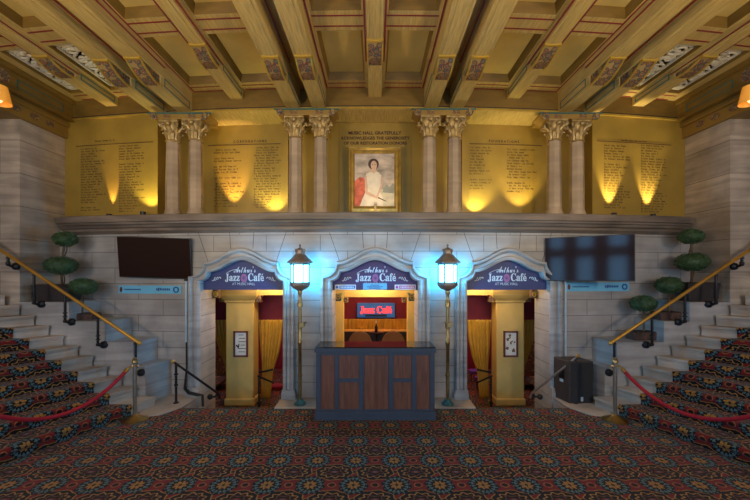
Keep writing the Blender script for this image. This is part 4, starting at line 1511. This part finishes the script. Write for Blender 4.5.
    m_ = MB().tube([q1 + Vector((0, 0, -0.01)), q1 + Vector((0.06, 0.0, -0.06)), q1 + Vector((0.17, 0, -0.06))], 0.018, 8)
    m_.ball(q1 + Vector((0.14, 0, -0.06)), 0.05, 0.05, 0.05)
    m_.build('bracket', IRON, r, mirror=(sx < 0), smooth=True)
    # inner rail beside the pillar
    r = thing('door_handrail', 'short inner handrail beside the pillar of the %s doorway' % side, 'handrail', (sx * 2.33, 7.4, -0.5), 'short doorway handrails')
    m_ = MB().tube([(2.36, 7.55, 0.12), (2.1, 7.75, -0.08)], 0.018, 10)
    m_.build('rail', IRON, r, mirror=(sx < 0), smooth=True)
    m_ = MB().tube([(2.34, 7.56, 0.12), (2.34, 7.56, -0.5)], 0.018, 10)
    m_.ball((2.34, 7.56, -0.42), 0.04)
    m_.build('post', IRON, r, mirror=(sx < 0), smooth=True)

    # stanchions and velvet rope
    for (x, y, lab) in ((3.56, 5.56, 'brass stanchion at the foot of the %s staircase, by the stone paving'), (4.12, 3.74, 'brass stanchion at the foot of the %s staircase, nearer the lobby entrance')):
        r = thing('stanchion', lab % side, 'stanchion', (sx * x, y, 0), 'brass rope stanchions')
        c = Vector((sx * x, y, 0))
        MB().lathe([(0.175, 0), (0.175, 0.012), (0.15, 0.022), (0.09, 0.045), (0.045, 0.075), (0.035, 0.085)], c, 28).build('base', BRASS, r, smooth=True)
        MB().lathe([(0.027, 0.08), (0.027, 0.86)], c, 16).build('pole', STEEL, r, smooth=True)
        MB().lathe([(0.03, 0.84), (0.04, 0.85), (0.04, 0.88), (0.032, 0.89), (0.034, 0.91), (0.02, 0.925)], c, 16).build('cap', OLD_BRASS, r, smooth=True)
        MB().tube([c + Vector((0.045 * math.cos(t), 0.045 * math.sin(t), 0.80)) for t in frange(0, 2 * PI, 16)], 0.007, 6).build('ring', BRASS, r, smooth=True)
    a, b = Vector((sx * 3.59, 5.50, 0.815)), Vector((sx * 4.10, 3.79, 0.815))
    path = []
    for t in frange(0, 1, 40):
        q = a.lerp(b, t)
        q.z -= 0.385 * 4 * t * (1 - t)
        path.append(q)
    r = thing('velvet_rope', 'red velvet rope drooping across the foot of the %s staircase' % side, 'rope', a, 'red velvet ropes')
    MB().tube(path[2:-2], 0.024, 12).build('rope', VELVET, r, smooth=True)
    for e0, e1 in ((path[0], path[2]), (path[-1], path[-3])):
        MB().tube([e0, e0.lerp(e1, 0.4), e0.lerp(e1, 0.5), e1], [0.012, 0.014, 0.029, 0.029], 12).build('end_clip', BRASS, r, smooth=True)


# ------------------------------------------------------------------ topiary
def foliage(c, rx, rz, parent):
    m_ = MB()
    c = Vector(c)
    m_.ball(c, rx * 0.93, rx * 0.93, rz * 0.93, 20, 14)
    n = 900
    for i in range(n):
        zz = 1 - 2 * (i + 0.5) / n
        a = i * 2.399963
        rr = math.sqrt(1 - zz * zz)
        nrm = Vector((rr * math.cos(a), rr * math.sin(a), zz))
        k = random.uniform(0.88, 1.03)
        p = c + Vector((nrm.x * rx, nrm.y * rx, nrm.z * rz)) * k
        t = nrm.orthogonal().normalized()
        t.rotate(Matrix.Rotation(random.uniform(0, 2 * PI), 3, nrm))
        w = nrm.cross(t)
        dn = (nrm + t * random.uniform(-.8, .8)).normalized()
        s_ = random.uniform(0.014, 0.026)
        m_.face([p - w * s_ * .5, p + dn * s_ * .8, p + w * s_ * .5, p - dn * s_ * .6 + t * s_ * .4])
    return m_.build('foliage', LEAF, parent)


def topiary(label, balls, pot_px, pot_z, y, tapered, stem_px):
    """balls: (px, py, rx_px, ry_px); pot_px: left, right, top row"""
    k = y / F
    xs_ = [(pot_px[0] - CX) * k, (pot_px[1] - CX) * k]
    cx = (xs_[0] + xs_[1]) / 2
    r = thing('topiary', label, 'topiary', (cx, y, pot_z), 'ball topiaries on the parapets')
    zt = H + (HZ - pot_px[2]) * k
    hw_ = abs(xs_[1] - xs_[0]) / 2
    e = 0.84 if tapered else 0.95
    dy = 0.17 if tapered else 0.12
    m_ = MB().hexa([(cx - hw_ * e, y - dy * e, pot_z), (cx + hw_ * e, y - dy * e, pot_z), (cx + hw_ * e, y + dy * e, pot_z), (cx - hw_ * e, y + dy * e, pot_z)],
                   [(cx - hw_, y - dy, zt), (cx + hw_, y - dy, zt), (cx + hw_, y + dy, zt), (cx - hw_, y + dy, zt)])
    m_.build('planter', POT if tapered else BASKET, r, bevel=0.008)
    MB().box(cx - hw_ * .93, cx + hw_ * .93, y - dy * .9, y + dy * .9, zt - 0.002, zt + 0.012).build('soil', SOIL, r)
    prev = Vector(((stem_px - CX) * k, y, zt))
    pts = [prev]
    for (px, py, rx, ry) in balls:
        pts.append(Vector(((px - CX) * k, y, H + (HZ - py) * k)))
    m_ = MB()
    m_.tube([p for p in pts], 0.018, 8)
    if tapered:                                       # twisted second stem
        a, b = pts[0], pts[-1]
        m_.tube([a.lerp(b, t) + Vector((0.03 * math.sin(9 * t), 0.03 * math.cos(9 * t), 0)) for t in frange(0, 1, 24)], 0.012, 6)
    m_.build('stem', BARK, r, smooth=True)
    for (px, py, rx, ry) in balls:
        foliage(((px - CX) * k, y, H + (HZ - py) * k), rx * k, ry * k, r)


topiary('two-ball topiary in a dark tapered planter on the left parapet', [(61, 265.5, 13.8, 9.0), (65.5, 239, 10.3, 7.4)], (40, 77, 285), 1.70, 6.5, True, 62)
topiary('single-ball topiary in a woven planter on the left parapet', [(83.5, 286.5, 12.3, 8.3)], (69, 97, 313.5), 1.385, 6.47, False, 82)
topiary('two-ball topiary in a dark planter on the right parapet', [(692.3, 262, 14.2, 9.2), (690.8, 236.5, 10.8, 7.4)], (680, 712, 283), 1.70, 6.5, True, 691.5)
topiary('single-ball topiary in a woven planter on the middle tier of the right parapet', [(669, 285, 12.0, 8.3)], (655, 690, 312), 1.385, 6.47, False, 669)
topiary('single-ball topiary in a woven planter on the low tier of the right parapet', [(643.5, 303.5, 11.6, 8.1)], (629, 663, 331.5), 1.04, 6.47, False, 644)


# ------------------------------------------------------------------ screens
def screen(label, c, rz, rx, ry, w, h):
    r = thing('tv', label, 'television', (0, 0, 0), 'wall mounted screens')
    r.location = c
    def mk(name, x0, x1, y0, y1, z0, z1, m, bev=0):
        mb_ = MB().box(x0, x1, y0, y1, z0, z1)
        M = Matrix.Translation(c) @ Matrix.Rotation(rz, 4, 'Z') @ Matrix.Rotation(rx, 4, 'X') @ Matrix.Rotation(ry, 4, 'Y')
        mb_.move(M)
        return mb_.build(name, m, r, bevel=bev)
    mk('housing', -w / 2, w / 2, 0, 0.05, -h / 2, h / 2, BEZEL, 0.006)
    mk('screen', -w / 2 + 0.012, w / 2 - 0.012, -0.003, 0.0, -h / 2 + 0.018, h / 2 - 0.012, SCREEN)
    mk('mount', -0.15, 0.15, 0.05, 0.12, -0.12, 0.12, IRON)
    return r


screen('dark wall screen tilted down beside the left doorway, above the left banner', (-3.885, 6.6, 2.45), bend_rot(-3.9) * 0.3, math.radians(8), math.radians(1.8), 1.31, 0.72)
r = screen('dark wall screen swung out over the right banner, reflecting the assumed blue windows', (3.55, 6.26, 2.425), math.radians(-32), math.radians(1), math.radians(0), 1.31, 0.755)
MB().tube([(3.62, 6.38, 2.42), (3.75, 6.55, 2.42), (3.62, 6.70, 2.42)], 0.03, 8).build('swing_arm', IRON, r)

# banners under the screens
for sx, (xa, xb, ya, yb) in ((-1, (118.5, 181.5, 285.5, 293.8)), (1, (565.5, 629, 282.5, 291))):
    a, b = at(xa, ya, Y0 - 0.012), at(xb, yb, Y0 - 0.012)
    side = 'left' if sx < 0 else 'right'
    xc, zc = (a.x + b.x) / 2, (a.z + b.z) / 2
    w_, h_ = b.x - a.x, a.z - b.z
    yy = Y0 - 0.006 + u(xc)
    rz = bend_rot(xc)
    r = thing('banner', 'narrow blue banner under the %s screen' % side, 'banner', (xc, yy, zc), 'blue wall banners')
    def on(m_): return m_.move(Matrix.Translation((xc, yy, zc)) @ Matrix.Rotation(rz, 4, 'Z'))
    on(MB().box(-w_ / 2, w_ / 2, -0.008, 0.004, -h_ / 2, h_ / 2)).build('sheet', BANNER, r)
    m_ = MB()
    for k in range(22):
        m_.box(-w_ * 0.40 + k * w_ * 0.012, -w_ * 0.40 + k * w_ * 0.012 + w_ * 0.009, -0.011, -0.008, -0.008, 0.010 if k % 3 else 0.016)
    on(m_).build('small_print', BANNER_INK, r)
    m_ = MB()
    m_.add(text_mesh('dg Classics', width=w_ * 0.24, bold=0.03), Matrix.Translation((w_ * 0.225, -0.011, -h_ * 0.16)) @ Matrix.Rotation(PI / 2, 4, 'X')) if False else None
    for k in range(8):
        hh = 0.035 if k in (1, 2) else 0.024
        m_.box(w_ * 0.11 + k * w_ * 0.028, w_ * 0.11 + k * w_ * 0.028 + w_ * 0.02, -0.011, -0.008, -0.024 if k == 1 else -0.014, hh)
    on(m_).build('wordmark', BANNER_INK, r)
    m_ = MB().tube([(w_ * 0.425 + 0.045 * math.cos(t), -0.011, 0.045 * math.sin(t)) for t in frange(0, 2 * PI, 20)], 0.012, 6)
    on(m_).build('round_emblem', BANNER_INK, r)
    m_ = MB().prism([(-w_ * 0.455 + x, -0.012, z) for x, z in ell(0, 0, 0.025, 0.05, 14)], (0, 0.004, 0))
    on(m_).build('bottle_emblem', REDWOOD, r)
    # pale conduit and black power lead
    xp = 186.3 if sx < 0 else 565.3
    t, bt = at(xp, 280, Y0 - 0.02), at(xp, 342 if sx < 0 else 356, Y0 - 0.02)
    r = thing('conduit', 'pale vertical conduit down the stone beside the %s doorway' % side, 'conduit', bt, 'pale conduits')
    MB().tube([(t.x, t.y, t.z), (bt.x, bt.y, bt.z)], 0.02, 10).build('pipe', PIPE_BLUE, r, smooth=True)
    MB().box(t.x - 0.03, t.x + 0.03, t.y - 0.02, t.y + 0.02, t.z - 0.02, t.z + 0.05).build('junction_box', IRON, r, bevel=0.004)
# power lead and its black cable ramp at the left
p0, p1 = at(186.3, 342, Y0 - 0.02), at(185.0, 385, 6.45)
r = thing('power_cable', 'black cable running down from the left conduit to the stone paving', 'cable', (p1.x, p1.y, 0.02))
MB().tube([p0, p0.lerp(p1, 0.6) + Vector((0.02, 0, 0)), p1, Vector((p1.x + 0.03, p1.y - 0.05, 0.16)), Vector((p1.x + 0.12, p1.y - 0.1, 0.10)), Vector((p1.x + 0.30, p1.y - 0.15, 0.08)), Vector((p1.x + 0.40, p1.y - 0.2, 0.09)), Vector((p1.x + 0.41, p1.y - 0.2, -0.1))], [0.012, 0.014, 0.02, 0.032, 0.03, 0.028, 0.024, 0.02], 8).build('cable', CABLE, r, smooth=True)

# loose cable from the ledge, left end
q0, q1 = at(53, 224, Y0 - 0.05), at(55.5, 256, Y0 - 0.03)
r = tag(MB().tube([q0, q0.lerp(q1, 0.5) + Vector((-0.02, 0, 0)), q1, q1 + Vector((0.05, 0, -0.6))], 0.009, 6).build('hanging_cable', CABLE, smooth=True), 'thin dark cable hanging from the left end of the ledge behind the topiary', 'cable')

# ------------------------------------------------------------------ loudspeaker on the right paving
sp0, rzs = Vector((3.425, 6.22, 0.02)), math.radians(3)
r = thing('loudspeaker', 'black loudspeaker on the stone paving beside the right doorway', 'loudspeaker', sp0)
M = Matrix.Translation(sp0) @ Matrix.Rotation(rzs, 4, 'Z')
MB().hexa([(-0.205, 0, 0), (0.205, 0, 0), (0.14, 0.38, 0), (-0.27, 0.38, 0)], [(-0.205, 0, 0.70), (0.205, 0, 0.70), (0.14, 0.38, 0.70), (-0.27, 0.38, 0.70)]).move(M).build('cabinet', SPEAKER_BOX, r, bevel=0.012)
MB().box(-0.19, 0.19, -0.012, 0.004, 0.02, 0.68).move(M).build('grille', SPEAKER, r, bevel=0.006)
MB().box(-0.02, 0.02, -0.016, -0.01, 0.04, 0.11).move(M).build('badge', PIPE_BLUE, r)
m_ = MB().obox((-0.236, 0.18, 0.45), 0.02, 0.12, 0.16, rz=math.radians(10)).obox((-0.246, 0.18, 0.43), 0.012, 0.07, 0.05, rz=math.radians(10))
m_.move(M).build('side_handle', IRON, r)
MB().obox((-0.240, 0.18, 0.34), 0.012, 0.08, 0.05, rz=math.radians(10)).move(M).build('jack_plate', PIPE_BLUE, r)

# ------------------------------------------------------------------ sconces on the side cornice
for sx, side in ((-1, 'left'), (1, 'right')):
    c = Vector((sx * 5.54, 5.52, 4.60))
    r = thing('wall_sconce', 'amber shaded sconce on the %s cornice' % side, 'wall lamp', c, 'amber sconces')
    MB().tube([(sx * 5.84, 5.6, 4.58), (sx * 5.68, 5.55, 4.50), (sx * 5.56, 5.52, 4.52), (sx * 5.54, 5.52, 4.68)], 0.018, 8).build('arm', BRONZE, r, smooth=True)
    m_ = MB().loft([[c + Vector((rr * math.cos(t), rr * math.sin(t), z)) for t in frange(0, 2 * PI, 24)[:-1]] for rr, z in ((0.15, 0.08), (0.10, 0.33))])
    m_.build('shade', SHADE, r, smooth=True)
    MB().ball(c + Vector((0, 0, 0.13)), 0.045).build('bulb', SHADE_IN, r, smooth=True)
    m_ = MB().obox((sx * 5.86, 5.6, 4.56), 0.12, 0.3, 0.32)
    m_.build('wall_plate', PAINTED_F, r, bevel=0.03)

# ------------------------------------------------------------------ light
def lamp_point(name, loc, col, w, size=0.1):
    l = bpy.data.lights.new(name, 'POINT')
    l.energy, l.color, l.shadow_soft_size = w, col, size
    o = bpy.data.objects.new(name, l)
    COL.objects.link(o)
    o.location = loc
    return o


for x, w in ((-5.3, 170), (5.3, 170)):                  # added warm fill lights behind the camera, without fixtures
    lamp_point('lobby_fill_lamp', (x, -0.8, 3.3), (1.0, 0.74, 0.48), w, 0.3)
    l = bpy.data.lights.new('ceiling_fill_lamp', 'SPOT')  # added upward fill, no fixture, to brighten the painted ceiling
    l.energy, l.color, l.spot_size, l.spot_blend, l.shadow_soft_size = 215, (1.0, 0.78, 0.42), math.radians(125), 0.8, 0.3
    o = bpy.data.objects.new('ceiling_fill_lamp', l)
    COL.objects.link(o)
    o.location = (x * 0.55, 1.2, 2.7)
    o.rotation_euler = (Vector((x * 0.35, 4.6, 5.5)) - o.location).to_track_quat('-Z', 'Y').to_euler()
for x in (-2.3, 2.3):  # assumed café lights, added without fixtures to brighten the interior
    lamp_point('cafe_fill_lamp', (x + (0.3 if x < 0 else -0.3), 7.3, 2.1), (1.0, 0.76, 0.46), 15, 0.1)
    lamp_point('cafe_fill_lamp', (x * 1.05, 8.15, 2.3), (1.0, 0.66, 0.32), 24, 0.1)
    lamp_point('cafe_fill_lamp', (x * 1.1, 9.4, 2.2), (0.9, 0.45, 0.8), 22, 0.1)
lamp_point('cafe_fill_lamp', (0, 7.5, 2.1), (1.0, 0.70, 0.36), 26, 0.1)
lamp_point('cafe_fill_lamp', (0, 8.7, 2.4), (1.0, 0.62, 0.36), 34, 0.1)
l = bpy.data.lights.new('picture_lamp', 'SPOT')
l.energy, l.color, l.spot_size, l.spot_blend, l.shadow_soft_size = 4.5, (1, .78, .5), math.radians(110), 0.9, 0.03
o = bpy.data.objects.new('picture_lamp', l)
COL.objects.link(o)
o.location = (0, 6.6, 3.3)
o.rotation_euler = (Vector((0, 7.1, 4.0)) - o.location).to_track_quat('-Z', 'Y').to_euler()

wd = bpy.data.worlds.new('World')
SC.world = wd
wd.use_nodes = True
wd.node_tree.nodes['Background'].inputs[0].default_value = (0.5, 0.6, 0.8, 1)
wd.node_tree.nodes['Background'].inputs[1].default_value = 0.05

# ------------------------------------------------------------------ camera
cam = bpy.data.cameras.new('camera')
cam.sensor_width = 36
cam.lens = 36 * F / 750
cam.shift_y = (HZ - 250) / 750
cam.clip_start = 0.05
co = bpy.data.objects.new('camera', cam)
COL.objects.link(co)
co.location = (0, 0, H)
co.rotation_euler = (PI / 2, 0, 0)
SC.camera = co
vs = SC.view_settings
vs.view_transform = 'Standard'
vs.look = 'None'
vs.exposure = 1.0
vs.gamma = 1.0
vs.use_curve_mapping = False
SC.cycles.use_denoising = True
SC.cycles.max_bounces = 8
SC.cycles.sample_clamp_indirect = 6
